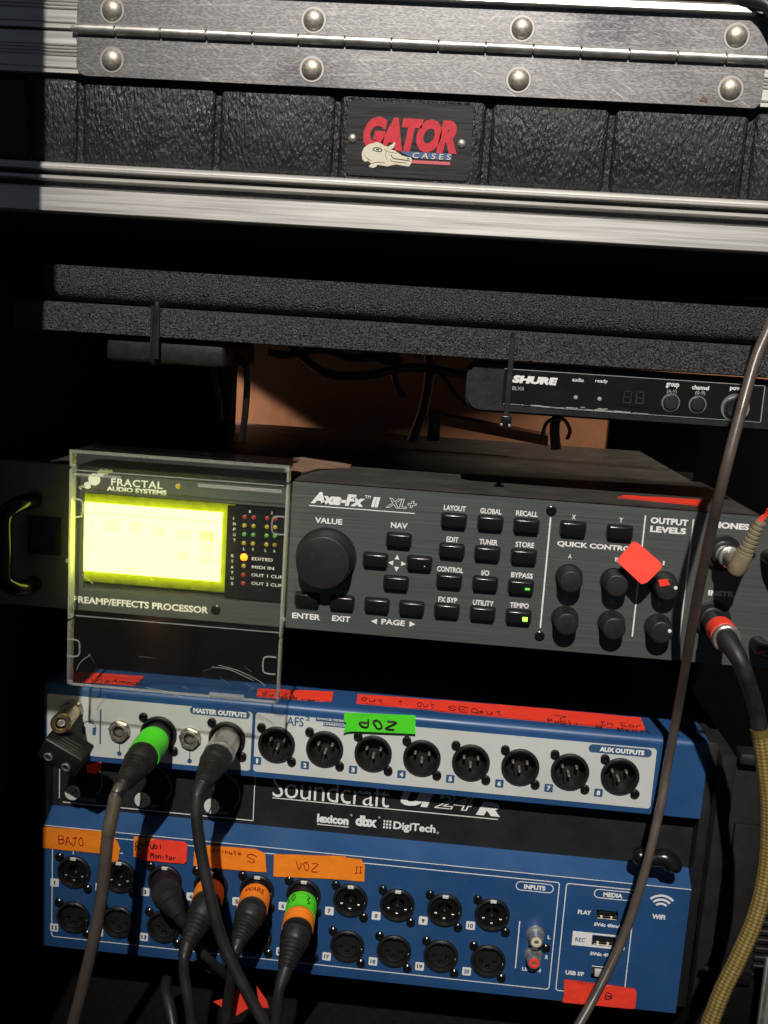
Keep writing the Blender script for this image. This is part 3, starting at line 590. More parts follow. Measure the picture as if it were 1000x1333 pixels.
# ================================================================== effects processor
def processor():
    W0, W1 = -192.0, 292.0; Z0, Z1 = 0.0, 88.9
    t = thing('effects_processor', 'charcoal guitar effects processor with a glowing yellow screen and rows of black buttons', 'effects processor', (50, 150, 0))
    b = MB(); b.box(W0 + 24, W1 - 24, 4, 384, 1, 88, 0.8); b.build('chassis', 'axe_top', t)
    C6 = lambda x, y: (360 + x / 2.941, 620 + y / 2.941)
    C7 = lambda x, y: (660 + x / 2.941, 620 + y / 2.941)
    C8 = lambda x, y: (80 + x / 3.226, 600 + y / 3.226)
    # window for the display
    wa = P(*C8(96, 140)); wb = P(*C8(925, 560)); xa, xb, za, zb = wa.x, P(372, 720).x, P(*C8(400, 545)).z, P(*C8(400, 160)).z
    zb = P(232, 650).z; za = P(232, 776).z
    hp = P(*C7(845, 300)); hi = P(*C7(815, 560))
    plate('faceplate', rr(W0, W1, Z0, Z1, 1.2, 3), [rr(xa, xb, za, zb, 1.5, 3), circ(hp.x - 3, hp.z + 1, 6.2), circ(hi.x - 5, hi.z + 2, 6.2)], 0, 4, 'axe_face', t)
    b = MB(); b.box(W0 + 0.3, W1 - .3, 0.2, 4, Z1 - 0.01, Z1 + 0.5); b.box(-150, 270, 0.2, 140, 88.0, 89.4, 0.5, 1); b.build('top_cover', 'axe_top', t)
    # --- display recess
    b = MB(); b.box(xa - 3, xb + 3, 4.02, 6, za - 3, zb + 3); b.build('display_well', 'black_plastic', t, smooth=False)
    a = P(110, 653, 2); c = P(288.5, 757, 2); zt, zc = P(110, 653, 2).z, P(287, 757, 2).z
    xr_ = P(289, 700, 2).x
    b = MB(); b.box(a.x - 9, xr_ + 9, 1.9, 4.01, max(zc - 8, za + .5), min(zt + 6.5, zb - .5), 0.5, 1); b.build('screen_frame', 'smoked', t)
    b = MB(); b.box(a.x - 7.5, xr_ + 8, 1.5, 1.88, zc - 6.5, zt + 5.5); ob = ORG[t]; glow_border((a.x - ob.x) * MM, (xr_ - ob.x) * MM, (zc - ob.z) * MM, (zt - ob.z) * MM, .009); b.build('screen_painted_glow', 'lcd_painted_glow', t, smooth=False)  # emissive plate paints the screen's glow onto the surrounding bezel
    b = MB(); b.box(a.x, xr_, 1.2, 3, zc, zt); lcd = b.build('screen', 'lcd', t, smooth=False)
    sw = xr_ - a.x; sh = zt - zc
    rects = [(0.16, 0.62, 0.09, 0.14), (0.33, 0.62, 0.09, 0.14), (0.505, 0.60, 0.09, 0.13), (0.67, 0.58, 0.1, 0.13), (0.67, 0.27, 0.1, 0.13), (0.845, 0.58, 0.1, 0.13), (0.845, 0.42, 0.1, 0.12), (0.845, 0.25, 0.1, 0.14), (0.05, 0.62, 0.02, 0.09), (0.05, 0.46, 0.02, 0.07), (0.05, 0.3, 0.02, 0.07), (0.965, 0.3, 0.012, 0.3), (0.3, 0.045, 0.09, 0.05), (0.0, 0.84, 1, 0.03)]
    b = MB()
    for k, (u, v, du, dv) in enumerate(rects): b.box(a.x + u * sw, a.x + (u + du) * sw, 1.1, 1.2, zc + v * sh, zc + (v + dv) * sh, mi=1 if k == 5 else 0)
    for (u, v, du, dv) in rects[:8]:
        for k in range(3): b.box(a.x + (u + .012) * sw, a.x + (u + du - .02) * sw, 1.02, 1.1, zc + (v + 0.02 + k * 0.035) * sh, zc + (v + 0.032 + k * 0.035) * sh, mi=0)
    b.build('screen_graphics', ['lcd_mid', 'lcd_dim'], lcd, smooth=False)
    # --- meter panel
    ma = P(*C8(698, 195), 1); mb = P(371, 770, 1)
    b = MB(); b.box(ma.x, xb - 0.5, 1.3, 4.02, za + 1.5, zb - 1.5); mp = b.build('meter_panel', 'smoked', t, smooth=False)
    YM = 1.28
    lm = MB(); lm.lathe((0, 0.2, 0), (0, -5, 0), [(0, 1.35), (0.5, 1.3), (0.8, 0.9), (0.95, 0.2)], 14)
    lme = {k: lm.mesh('led', k) for k in ('led_red', 'led_yellow', 'led_green', 'led_orange_lit')}
    for r, (y, k) in enumerate(((235, 'led_red'), (271, 'led_yellow'), (308, 'led_green'), (345, 'led_yellow'))):
        for x in (770, 808, 864, 899): link('led', lme[k], mp, P(*C8(x - r, y + (x - 770) * 0.06), YM))
    lb = MB(); lb.lathe((0, 0.2, 0), (0, -5, 0), [(0, 2.3), (0.6, 2.2), (1.1, 1.5), (1.3, 0.2)], 18); big = lb.mesh('led', 'led_orange_lit')
    for y, k in ((404, 'led_orange_lit'), (441, 'led_yellow'), (478, 'led_red'), (514, 'led_red')): link('led', lme[k] if y != 404 else big, mp, P(*C8(767 - (y - 404) * 0.03, y), YM))
    def t8(s, xa_, xb_, yc, h, **k): T(t, s, *[C8(q, 0)[0] for q in (xa_, xb_)], C8(0, yc)[1], h / 3.226, YM, **k)
    t8('EDITED', 800, 888, 413, 13); t8('MIDI IN', 800, 893, 448, 13); t8('OUT 1 CLIP', 798, 930, 483, 13); t8('OUT 2 CLIP', 798, 928, 518, 13)
    for i, ch in enumerate('INPUT'): t8(ch, 722, 732 if ch != 'I' else 725, 241 + i * 23, 12)
    for i, ch in enumerate('STATUS'): t8(ch, 712, 723, 398 + i * 23.5, 12)
    for ch, x, y in (('L', 768, 369), ('R', 806, 371), ('L', 858, 376), ('R', 896, 379), ('1', 792, 212), ('2', 884, 218)): t8(ch, x - 4, x + 4, y, 11)
    # --- maker's mark
    b = MB()
    for x, y, r in ((104.8, 634.4, 1.1), (109, 633, .9), (114, 632, 2.2), (123, 624, 3.7), (132, 615.5, 2.3), (139, 614, 1.7), (144.5, 613.5, 1.0)):
        q = P(x, y); b.prism(circ(q.x, q.z, r, 20), -0.25, 0)
    b.build('emblem', 'white_ink', t, smooth=False)
    T(t, 'FRACTAL', 145, 212, 629.5, 9.5, 0, 'white_ink', w=0.02, space=1.1)
    T(t, 'AUDIO SYSTEMS', 139, 217, 638.7, 6.3, 0, 'white_ink', w=0.04)
    q = P(232, 633); b = MB(); b.lathe((q.x, .2, q.z), (q.x, -3, q.z), [(0, 1.7), (0.6, 1.6), (1, 0.8)], 14); b.build('led', 'led_yellow', t)
    T(t, 'PREAMP/EFFECTS PROCESSOR', 95, 271, 787, 9, 0, 'white_ink', w=0.03)
    # --- right of the screen
    def t6(s, xc, yc, wd, h, **k):
        x, y = C6(xc, yc); T(t, s, x - wd / 5.882, x + wd / 5.882, y, h / 2.941, 0, **k)
    t6('Axe-Fx', 236, 88, 208, 46, w=0.055, shear=0.2, space=0.95); t6('TM', 350, 79, 22, 12); t6('II', 380, 99, 34, 40, w=0.06, shear=0.2)
    t6('XL+', 478, 105, 118, 38, outline=0.018, shear=0.22, w=0.02)
    a = P(*C6(125, 112)); c = P(*C6(530, 142)); b = MB(); zz = (a.z + c.z) / 2; b.box(a.x, c.x, -.25, 0, zz - .25, zz + .25)
    for x0, y0, x1, y1, wd in ((167, 158, 128, 580, .45), (531, 150, 479, 613, .4), (716, 165, 658, 627, .4)):
        q0 = P(*C7(x0, y0)); q1 = P(*C7(x1, y1)); xm = (q0.x + q1.x) / 2; b.box(xm - wd, xm + wd, -.25, 0, q1.z, q0.z)
    b.build('printed_line', 'white_ink', t, smooth=False)
    for s, x, y, wd in (('VALUE', 200, 171, 105), ('NAV', 470, 188, 64), ('ENTER', 114, 536, 108), ('EXIT', 248, 545, 70), ('PAGE', 447, 559, 90)): t6(s, x, y, wd, 22, w=0.03)
    for s, x, y, wd in (('LAYOUT', 683, 122, 84), ('GLOBAL', 821, 134, 82), ('RECALL', 959, 143, 84), ('EDIT', 674, 242, 46), ('TUNER', 812, 252, 70), ('STORE', 951, 262, 72), ('CONTROL', 665, 357, 100), ('I/O', 800, 370, 30), ('BYPASS', 940, 379, 84), ('FX BYP', 656, 473, 72), ('UTILITY', 792, 485, 80), ('TEMPO', 930, 494, 72)): t6(s, x, y, wd, 21, w=0.03)
    b = MB()
    def tri(x, y, pts):
        q = P(*C6(x, y)); b.prism([(q.x + u * 1.3, q.z + v * 1.3) for u, v in pts], -.25, 0)
    tri(462, 310, ((-1.1, -1), (1.1, -1), (0, 1.2))); tri(460, 355, ((-1.1, 1), (1.1, 1), (0, -1.2))); tri(438, 331, ((1, -1.1), (1, 1.1), (-1.2, 0))); tri(486, 335, ((-1, -1.1), (-1, 1.1), (1.2, 0)))
    tri(374, 555, ((1.3, -1.3), (1.3, 1.3), (-1.4, 0))); tri(520, 566, ((-1.3, -1.3), (-1.3, 1.3), (1.4, 0))); b.build('arrow_marks', 'white_ink', t, smooth=False)
    # --- buttons: one cap shape in a shared recess ring
    bm = MB(); bm.box(-6.9, 6.9, -3.6, 1, -3.9, 3.9, 1.1, 3); bme = bm.mesh('button', 'black_gloss')
    rm = MB(); rm.prism(rr(-7.7, 7.7, -4.7, 4.7, 2, 4), -0.35, 0.1); rme = rm.mesh('button_surround', 'black_matte')
    B = [C6(*p) for p in ((468, 247), (378, 323), (547, 335), (457, 411), (116, 474), (250, 486), (384, 496), (517, 508), (679, 172), (819, 181), (957, 192), (671, 288), (807, 298), (947, 310), (661, 403), (799, 414), (936, 426), (652, 517), (789, 528), (927, 541))] + [C7(254, 203), C7(433, 217)]
    bz = {}
    for i, (x, y) in enumerate(B):
        q = P(x, y, -2); bo = link('button', bme, t, (q.x, 0, q.z)); link('button_surround', rme, bo, (q.x, 0, q.z)); bz[i] = (bo, q)
    for i, m, s in ((16, 'led_green_dim', 0.8), (19, 'led_green_lit', 1.3)):
        bo, q = bz[i]; b = MB(); b.box(q.x + 2.2, q.x + 5.2, -3.75, -3, q.z - s - .3, q.z + s - .3, 0.2, 1); b.build('led', m, bo)
    bo, q = bz[2]; b = MB(); b.lathe((q.x + 3.2, -3.5, q.z - 1), (q.x + 3.2, -5, q.z - 1), [(0, .4), (.25, .3)], 8); b.build('led', 'white_ink', bo)
    # --- knobs
    def knob(px, py, r0, r1, h, m='knob_black'):
        q = P(px, py); b = MB(); b.lathe((q.x, 0.2, q.z), (q.x, -40, q.z), [(0, r0 + .4), (1, r0), (h - 1.0, r1), (h - .5, r1 - .15), (h, r1 - .7), (h + .1, r1 - 1.1), (h + .05, 0.2)], 40)
        return b.build('knob', m, t), q
    k, q = knob(*C6(190, 312), 17.2, 15.9, 15.5)
    b = MB(); b.lathe((q.x, 0, q.z), (q.x, -3, q.z), [(0, 18.4), (.5, 18.2), (.6, 17.4)], 40); b.build('knob_skirt', 'black_matte', k)
    for x, y, dot in ((237, 387, 0), (409, 402, 0), (599, 415, 1), (221, 546, 0), (399, 563, 0), (577, 577, 1)):
        k, q = knob(*C7(x, y), 7.4, 6.7, 12.5)
        b = MB(); b.lathe((q.x, 0, q.z), (q.x, -3, q.z), [(0, 8.2), (.4, 8.1), (.5, 7.4)], 30); b.build('knob_skirt', 'black_matte', k)
        if dot: b = MB(); b.lathe((q.x + 4.3, -12.3, q.z + 1.5), (q.x + 4.3, -20, q.z + 1.5), [(0, 1.1), (.5, 1.0), (.55, .2)], 12); b.build('pointer_dot', 'white_ink', k)
        if (x, y) == (599, 415):
            b = MB(); b.prism([(q.x - 6, q.z + 5.2), (q.x - 1, q.z + 6.4), (q.x + 1, q.z + 3), (q.x - 4.5, q.z + 1.5)], -12.85, -12.4); b.build('tape_scrap', 'tape_red', k, smooth=False)
    def t7(s, xc, yc, wd, h, **k):
        x, y = C7(xc, yc); T(t, s, x - wd / 5.882, x + wd / 5.882, y, h / 2.941, 0, **k)
    t7('X', 256, 156, 15, 18, w=.03); t7('Y', 437, 167, 15, 18, w=.03); t7('QUICK CONTROLS', 350, 270, 318, 24, w=.04)
    for s, x, y in (('A', 241, 306), ('B', 420, 318), ('C', 226, 461), ('D', 403, 477), ('1', 600, 332), ('2', 583, 490)): t7(s, x, y, 13 if s != '1' else 7, 17, m='white_ink' if s in 'AB1' else 'grey_ink', w=.02)
    t7('OUTPUT', 622, 173, 145, 25, w=.05); t7('LEVELS', 617, 206, 138, 25, w=.05); t7('PHONES', 848, 189, 158, 25, w=.05); t7('INSTR', 820, 449, 100, 22, w=.05)
    # --- screws
    sm = MB(); sm.lathe((0, .2, 0), (0, -2, 0), [(0, 3.1), (.6, 3.0), (1.1, 2.2), (1.15, 1.2), (.6, 1.0), (.6, .1)], 18); sme = sm.mesh('screw', 'black_gloss')
    for x, y in (C7(170, 132), C7(125, 612), (281, 794)): link('screw', sme, t, P(x, y))
    # --- sockets
    for c_, dx, dz in ((hp, -3, 1), (hi, -5, 2)):
        b = MB(); b.lathe((c_.x + dx, .3, c_.z + dz), (c_.x + dx, -20, c_.z + dz), [(0, 10.5), (2.5, 10.5), (3.2, 9.8), (3.2, 7.6), (4.8, 7.4), (5.2, 6.6), (5.2, 5.0), (-6, 4.8)], 30, cap=False)
        so = b.build('jack_socket', 'black_plastic', t)
        b = MB(); b.lathe((c_.x + dx, -2.5, c_.z + dz), (c_.x + dx, -20, c_.z + dz), [(0, 7.4), (1.6, 7.3), (2, 6.9)], 6); b.build('nut', 'nickel', so)
    # --- rocker switch
    q = P(60, 696); b = MB(); b.prism(rr(q.x - 10.5, q.x + 10, q.z - 12.2, q.z + 11.5, 1.2, 3), -1.6, .1); sf = b.build('power_switch', 'black_plastic', t)
    b = MB(); b.add([(q.x - 8, -2.2, q.z + 9.5), (q.x + 7.2, -2.2, q.z + 9.5), (q.x + 7.2, -5.2, q.z - 8), (q.x - 8, -5.2, q.z - 8), (q.x - 8, -1.5, q.z - 9.6), (q.x + 7.2, -1.5, q.z - 9.6), (q.x - 8, -1.5, q.z + 9.6), (q.x + 7.2, -1.5, q.z + 9.6)],
                    [(0, 3, 2, 1), (3, 4, 5, 2), (0, 6, 4, 3), (1, 2, 5, 7), (6, 0, 1, 7)]); b.build('rocker', 'black_gloss', sf, smooth=False)
    # --- handles
    for sx, X in ((1, P(5, 700, -22).x), (-1, 286)):
        q = P(10, 700); zh_, zl_ = P(30, 645).z, P(25, 762).z; b = MB()
        b.tube([(X + sx * 9, 1, zh_ - 2), (X + sx * 8, -10, zh_ - 2), (X + sx * 4, -18, zh_ - 4), (X, -22, zh_ - 10), (X, -22, (zh_ + zl_) / 2), (X, -22, zl_ + 10), (X + sx * 4, -18, zl_ + 4), (X + sx * 8, -10, zl_ + 2), (X + sx * 9, 1, zl_ + 2)], 5.0, 14, 6); b.build('handle', 'handle_black', t)
processor()
# ================================================================== clear cover over the screen
def cover():
    Y = -15.0
    tl = P(93, 587, Y); tr = P(375, 610, Y); bl = P(88, 889, Y); br = P(361, 916, Y)
    x0 = (tl.x + bl.x) / 2; x1 = (tr.x + br.x) / 2; z1 = (tl.z + tr.z) / 2; z0 = (bl.z + br.z) / 2
    t = thing('clear_cover', 'scratched clear plastic cover hung over the glowing screen on the left', 'plastic cover', ((x0 + x1) / 2, Y, z0))
    b = MB(); b.box(x0 + .3, x1 - .3, Y, Y + 1.2, z0 + .3, z1 - .3); b.build('front_sheet', 'clear_sheet', t, smooth=False)
    r = 1.1; d = 7
    # side rims run in two lengths with a notch between, as on a disc case
    zc = P(90, 806, Y).z
    for x, s in ((x0, 1), (x1, -1)):
        for a, c in ((z0, zc - 1.5), (zc, z1 - 10), (z1 - 8.5, z1)):
            b = MB(); b.box(x - .65, x + .65, Y - .4, Y + d, a, c, 0.3, 2); b.build('side_rim', 'clear_edge' if a > z0 + 5 else 'clear_rim', t)
    b = MB(); b.box(x0 + 1, x1 - 1, Y - .3, Y + 1.5, z0 - .6, z0 + .6, .3, 1); b.build('bottom_rim', 'clear_rim', t)
    b = MB(); b.box(x0 - .8, x1 + .8, Y - .4, Y + 38, z1 - .2, z1 + 1.0, .3, 1); b.build('top_wall', 'clear_sheet', t); b = MB(); b.box(x0 - .8, x1 + .8, Y - .7, Y + .5, z1 - .6, z1 + 1.3, .3, 1); b.build('top_rim', 'clear_rim', t)
    b = MB(); b.box(x0 + 2, x1 - 2, Y - .5, Y + .5, P(232, 622, Y).z - .3, P(232, 622, Y).z + .3, .2, 1); b.build('step_line', 'clear_rim', t)
    b = MB(); z = P(230, 637, Y).z
    for a, c, y in ((258, 367, 635.5),):
        qa = P(a, y, Y); qc = P(c, y, Y); zz = (qa.z + qc.z) / 2; b.tube([(qa.x, Y - .6, zz), (qc.x, Y - .6, zz)], .95, 8, 1)
    qa = P(97, 617, Y); qc = P(158, 622, Y); b.tube([(qa.x, Y - .4, qa.z), (qc.x, Y - .4, qa.z)], .7, 8, 1)
    b.build('hinge_bar', 'clear_rim', t)
    b = MB(); qa = P(273, 905, Y); qc = P(318, 905, Y); b.tube([(qa.x, Y - .6, qa.z + 1.2), (qc.x, Y - .6, qa.z + 1.2)], 1.0, 8, 1); b.tube([(P(99, 801, Y).x, Y - .4, P(99, 801, Y).z), (P(365, 801, Y).x, Y - .4, P(99, 801, Y).z)], .35, 6, 1); b.build('tray_bar', 'clear_rim', t)
    for px, py, s in ((97, 661, 1), (366, 684, -1), (93, 843, 1), (354, 866, -1)):
        q = P(px, py, Y); b = MB(); e = s * 5
        b.tube([(q.x - s * 2.5, Y - .5, q.z + 5.2), (q.x + e * .5, Y - .5, q.z + 5.2), (q.x + e, Y - .5, q.z + 3.5), (q.x + e, Y - .5, q.z - 3.5), (q.x + e * .5, Y - .5, q.z - 5.2), (q.x - s * 2.5, Y - .5, q.z - 5.2)], .45, 8, 5); b.build('clip', 'clear_rim', t)
    b = MB()
    for px, py in ((96, 607), (374, 612), (93, 801), (369, 806), (92, 888), (89, 730)): q = P(px, py, Y); b.lathe((q.x, Y, q.z), (q.x, Y - 2, q.z), [(0, 1.6), (.6, 1.4), (1, .4)], 10)
    b.build('stud', 'clear_rim', t)
    rn = random.Random(5); b = MB()
    for k in range(26):
        x = rn.uniform(x0 + 4, x1 - 8); z = rn.uniform(z0 + 4, z0 + 60) if k < 15 else rn.uniform(z0 + 4, z1 - 6); l = rn.uniform(2, 10); a = rn.uniform(-.9, .9)
        b.tube([(x, Y - .02, z), (x + l * .5 * math.cos(a), Y - .02, z + l * .5 * math.sin(a) + rn.uniform(-.4, .4)), (x + l * math.cos(a), Y - .02, z + l * math.sin(a))], .07, 4, 3)
    for pts in (((190, 895), (215, 900), (240, 908)), ((285, 866), (310, 873), (335, 885), (345, 893)), ((276, 868), (300, 872), (330, 886)), ((100, 872), (105, 862), (118, 852))):
        b.tube([P(x, y, Y - .05) for x, y in pts], .22, 5, 4)
    b.build('scratch', 'clear_rim', t)
cover()
# torn card and tape on top of the processor
zt = 89.6
t = thing('cardboard_scrap', 'torn brown cardboard scrap lying on the processor next to the clear cover', 'cardboard', PZ(410, 608, zt))
b = MB(); q = [PZ(x, y, zt) for x, y in ((378, 621), (416, 612), (456, 609), (460, 604), (400, 596), (382, 600))]
b.add([(p.x, p.y, p.z + h) for p, h in zip(q, (1.0, 1.5, 0.5, 2.5, 6.0, 3.5))] + [(p.x, p.y, p.z + h - .8) for p, h in zip(q, (1.0, 1.5, 0.5, 2.5, 6.0, 3.5))], [(0, 1, 4, 5), (1, 2, 3, 4), (6, 11, 10, 7), (7, 10, 9, 8), (0, 6, 7, 1), (1, 7, 8, 2), (2, 8, 9, 3), (3, 9, 10, 4), (4, 10, 11, 5), (5, 11, 6, 0)]); b.build('card', 'cardboard', t, smooth=False)
b = MB(); q0 = PZ(402, 598, zt); b.tube([q0 + Vector((0, 0, 3)), q0 + Vector((5, 4, 9)), q0 + Vector((8, 6, 13))], .4, 6, 3); b.build('loose_flap', 'cardboard', t)
strip('red_tape', 'long thin strip of red tape along the top edge of the processor', 'tape', [PZ(804, 648, 89.6), PZ(915, 659, 89.6), PZ(917, 654, 89.6), PZ(908, 651, 89.6), PZ(812, 645.5, 89.6)], (0, 0, 1), .35, 'tape_red')
def flag():
    t = thing('red_tape', 'red tape tag sticking out over the upper output level knob', 'tape', P(834, 734, -16))
    pts = [P(x, y, -13 - (y - 706) * .1) for x, y in ((803.5, 729), (804, 732), (834.5, 760), (838, 760), (843, 758), (861, 740), (862, 736), (860, 732), (831, 707), (827, 705.5), (823, 706))]
    b = MB(); n = len(pts); N = Vector((0, .35, 0)); b.add([p for p in pts] + [p + N for p in pts], [tuple(range(n)), tuple(range(2 * n - 1, n - 1, -1))] + [(i, i + n, (i + 1) % n + n, (i + 1) % n) for i in range(n)]); b.build('tag', 'tape_red', t, smooth=False)
    b = MB(); p = P(852, 745, -15.5); b.tube([p + Vector((-1, -.3, 1.5)), p + Vector((1.5, -.3, -.6)), p + Vector((3, -.3, .2))], .25, 5, 4); b.tube([p + Vector((0, -.3, 1)), p + Vector((.6, -.3, -2))], .2, 5, 1); b.build('handwriting', 'marker', t)
flag()
# ================================================================== stage box mixer
YM0 = 30.0
C1 = lambda x, y: (x / 2.941, 860 + y / 2.941)
C2 = lambda x, y: (320 + x / 2.941, 860 + y / 2.941)
C3 = lambda x, y: (640 + x / 2.778, 880 + y / 2.778)
C4 = lambda x, y: (x / 2.941, 1030 + y / 2.941)
C5 = lambda x, y: (330 + x / 2.857, 1010 + y / 2.857)
C6m = lambda x, y: (640 + x / 2.778, 1090 + y / 2.778)
MIXZ = -59.8
def mixer():
    Y = YM0; X0, X1 = -162.5, 265.5
    t = thing('stage_mixer', 'blue stagebox mixer with a white output panel above rows of numbered input sockets', 'mixer', (50, 140, -247))
    # aux XLR grid fitted to the photograph
    aux = [(360.5, 967.4), (422.7, 973.2), (485.3, 979), (548.2, 985.1), (611.7, 991.6), (676, 998.8), (741.2, 1004.9), (806.7, 1012.1)]
    az = sum(P(*q, Y).z for q in aux) / 8; ax0 = P(*aux[0], Y).x; ax1 = P(*aux[7], Y).x
    auxp = [(ax0 + (ax1 - ax0) * k / 7, az) for k in range(8)]
    mL = P(207, 955, Y); mR = P(296, 962, Y); j1 = P(*C1(460, 267), Y); j2 = P(*C1(730, 295), Y); jh = P(*C1(280, 187), Y)
    zt, zb = -67.2, -107.6
    holes = [circ(x, z, 10.6) for x, z in auxp + [(mL.x, mL.z), (mR.x, mR.z)]] + [circ(j.x, j.z, 5.2) for j in (j1, j2, jh)]
    # upper front: flat plate with real openings, rounded shoulder, top sheet
    plate('upper_front', [(X0, -109.6), (X1, -109.6), (X1, -64.2), (X0, -64.2)], holes, Y, 2, 'blue_paint', t)
    R = 4.4; prof = []
    for k in range(9):
        a = math.radians(k * 90 / 8); prof.append((Y + R - R * math.cos(a), -64.2 + R * math.sin(a)))
    prof += [(235, MIXZ), (235, MIXZ - 2), (Y + R, MIXZ - 2), (Y + 2, -64.2)]
    b = MB(); b.extr(prof, X0, X1); b.extr([(Y + .02, -109.6), (Y + .02, -111.4), (Y + 25, -111.4), (Y + 25, -109.6)], X0, X1); b.box(X0, X0 + 2, Y + 2.02, 230, -109, -62); b.box(X1 - 2, X1, Y + 2.02, 230, -109, -62)
    b.build('top_cover', 'blue_paint', t, ang=30)
    b = MB(); b.box(X0 + 2, X1 - 2, Y + 24, Y + 26, -109, -63); b.build('inner_wall', 'black_matte', t, smooth=False)
    b = MB(); b.box(X1 + .2, X1 + 7, Y + 3, 235, -246, -61, 1); b.build('side_cheek', 'black_plastic', t); b = MB(); b.box(X0 - 4, X0 - .2, Y + 3, 235, -246, -61, 1); b.build('side_cheek', 'black_plastic', t)
    # white printed panels
    xd = P(330, 955, Y).x; xe = P(850, 1010, Y).x + 0.6; xs = P(61.5, 940, Y).x
    def hin(a, c): return [h for h in holes if a < h[0][0] - 5 < c]
    plate('output_panel', rr(xs, xd - 1, zb, zt, 2, 4), hin(xs, xd), Y - .4, .38, 'white_panel', t)
    plate('output_panel', rr(xd + 1, xe, zb, zt, 2, 4), hin(xd, xe), Y - .4, .38, 'white_panel', t)
    YW = Y - .42
    # ---- socket meshes in local space
    mm_ = MB(); mm_.lathe((0, 0, 0), (0, -9, 0), [(0, 12.2), (1.4, 12.1), (2.0, 11.5), (2.0, 10.3), (-1.2, 9.6), (-9, 9.4), (-9.1, 0.2)], 34, cap=False); male_me = mm_.mesh('xlr_socket', 'black_plastic')
    pm = MB(); pm.lathe((0, 9, 0), (0, -9, 0), [(0, .9), (7.2, .9), (7.9, .6), (8.1, .1)], 10); pin_me = pm.mesh('pin', 'pin_metal')
    sm = MB(); sm.lathe((0, .1, 0), (0, -9, 0), [(0, 3.0), (1.6, 2.9), (2.2, 2.2), (2.25, 1.2), (1.4, 1.0), (1.4, .1)], 14); scr_me = sm.mesh('screw', 'black_gloss')
    tb = MB(); tb.box(-.45, .45, -1.0, 8, -2.2, 2.2, .2, 1); tab_me = tb.mesh('key_tab', 'black_plastic')
    def xlr_male(x, z, screws=True):
        s = link('xlr_socket', male_me, t, (x, Y - .4, z))
        for dx, dz in ((-4.5, 1.6), (4.5, 1.6), (0, -3.9)): link('pin', pin_me, s, (x + dx, Y - .2, z + dz))
        link('key_tab', tab_me, s, (x - 2.6, Y + .5, z - 6.5))
        for dx, dz in ((-10.4, 10.8), (10.4, -10.6)): link('screw', scr_me, s, (x + dx, Y - .4, z + dz))
        return s
    for x, z in auxp: xlr_male(x, z)
    xlr_male(mL.x, mL.z); xlr_male(mR.x, mR.z)
    # ---- quarter inch jacks
    nm = MB(); nm.lathe((0, 0, 0), (0, -9, 0), [(0, 7.4), (.5, 7.4), (.6, 6.9)], 26); nm.lathe((0, -.5, 0), (0, -9, 0), [(0, 7.3), (2.0, 7.3), (2.4, 6.8)], 6, cap=False); nm.lathe((0, -1, 0), (0, -9, 0), [(0, 6.2), (2.4, 6.1), (3.1, 5.5), (3.1, 4.4), (1.6, 3.7)], 26, cap=False); nut_me = nm.mesh('jack_nut', 'nickel')
    hm = MB(); hm.lathe((0, 0, 0), (0, -9, 0), [(0, 4.6), (1.7, 4.4), (1.8, 3.4), (-6, 3.3), (-6, .1)], 20, cap=False); bor_me = hm.mesh('jack_bore', 'black_matte')
    spm = MB(); spm.box(-2.6, 2.4, -.6, .2, -.9, .9, .3, 1); spr_me = spm.mesh('contact_spring', 'brass')
    for j in (j1, j2, jh):
        n = link('jack_nut', nut_me, t, (j.x, Y - .4, j.z)); link('jack_bore', bor_me, n, (j.x, Y - .9, j.z)); link('contact_spring', spr_me, n, (j.x, Y - .3, j.z))
    def tx(f, s, xa, xb, yc, h, YY=YW, sc=2.941, **k): T(t, s, f(xa, 0)[0], f(xb, 0)[0], f(0, yc)[1], h / sc, YY, proud=.15, **k)
    # ---- print on the white panels
    b = MB()
    def pill(f, xa, xb, y, hh, YY, r=None, pad=0):
        p0 = P(f(xa, 0)[0], f(0, y)[1], YY); c = P((f(xa, 0)[0] + f(xb, 0)[0]) / 2, f(0, y)[1], YY); hw = (P(f(xb, 0)[0], f(0, y)[1], YY).x - p0.x) / 2
        return c, hw
    c, hw = pill(C1, 727, 957, 199, 0, YW); b.prism(rr(c.x - hw, c.x + hw, c.z - 2.6, c.z + 2.6, 2.5, 6), YW - .12, YW)
    c, hw = pill(C3, 350, 580, 270, 0, YW); b.prism(rr(c.x - hw, c.x + hw, c.z - 2.7, c.z + 2.7, 2.6, 6), YW - .12, YW)
    c, hw = pill(C2, 267, 392, 238, 0, YW); b.box(c.x - hw, c.x + hw, YW - .12, YW, c.z + .3, c.z + 2.8); b.box(c.x - hw + 5, c.x + hw, YW - .12, YW, c.z - 2.6, c.z - .2)
    for x, z in auxp: b.prism(rr(x - 15, x - 9.6, z - 15.2, z - 9.8, .6, 3), YW - .12, YW)
    q = P(*C1(385, 250), YW); b.box(q.x - .5, q.x + .5, YW - .12, YW, q.z - 12.5, q.z + 11.5)
    for j, dz in ((j1, 0), (j2, 0)): b.box(j.x - .3, j.x + .3, YW - .12, YW, j.z - 15.5, j.z - 7); b.prism(circ(j.x, j.z - 16, 1.6, 14), YW - .12, YW)
    b.build('printed_marks', 'dark_ink', t, smooth=False)
    tx(C1, 'MASTER OUTPUTS', 740, 944, 199, 20, YW - .12, w=.05); tx(C3, 'AUX OUTPUTS', 390, 553, 271, 19, YW - .12, sc=2.778, w=.06)
    tx(C2, 'AFS', 157, 222, 233, 36, m='dark_ink', w=.01); tx(C2, '2', 228, 247, 222, 15, m='dark_ink')
    tx(C2, 'ADVANCED FEEDBACK', 272, 388, 226, 8, YW - .12); tx(C2, 'SUPPRESSION', 292, 388, 246, 8, YW - .12)
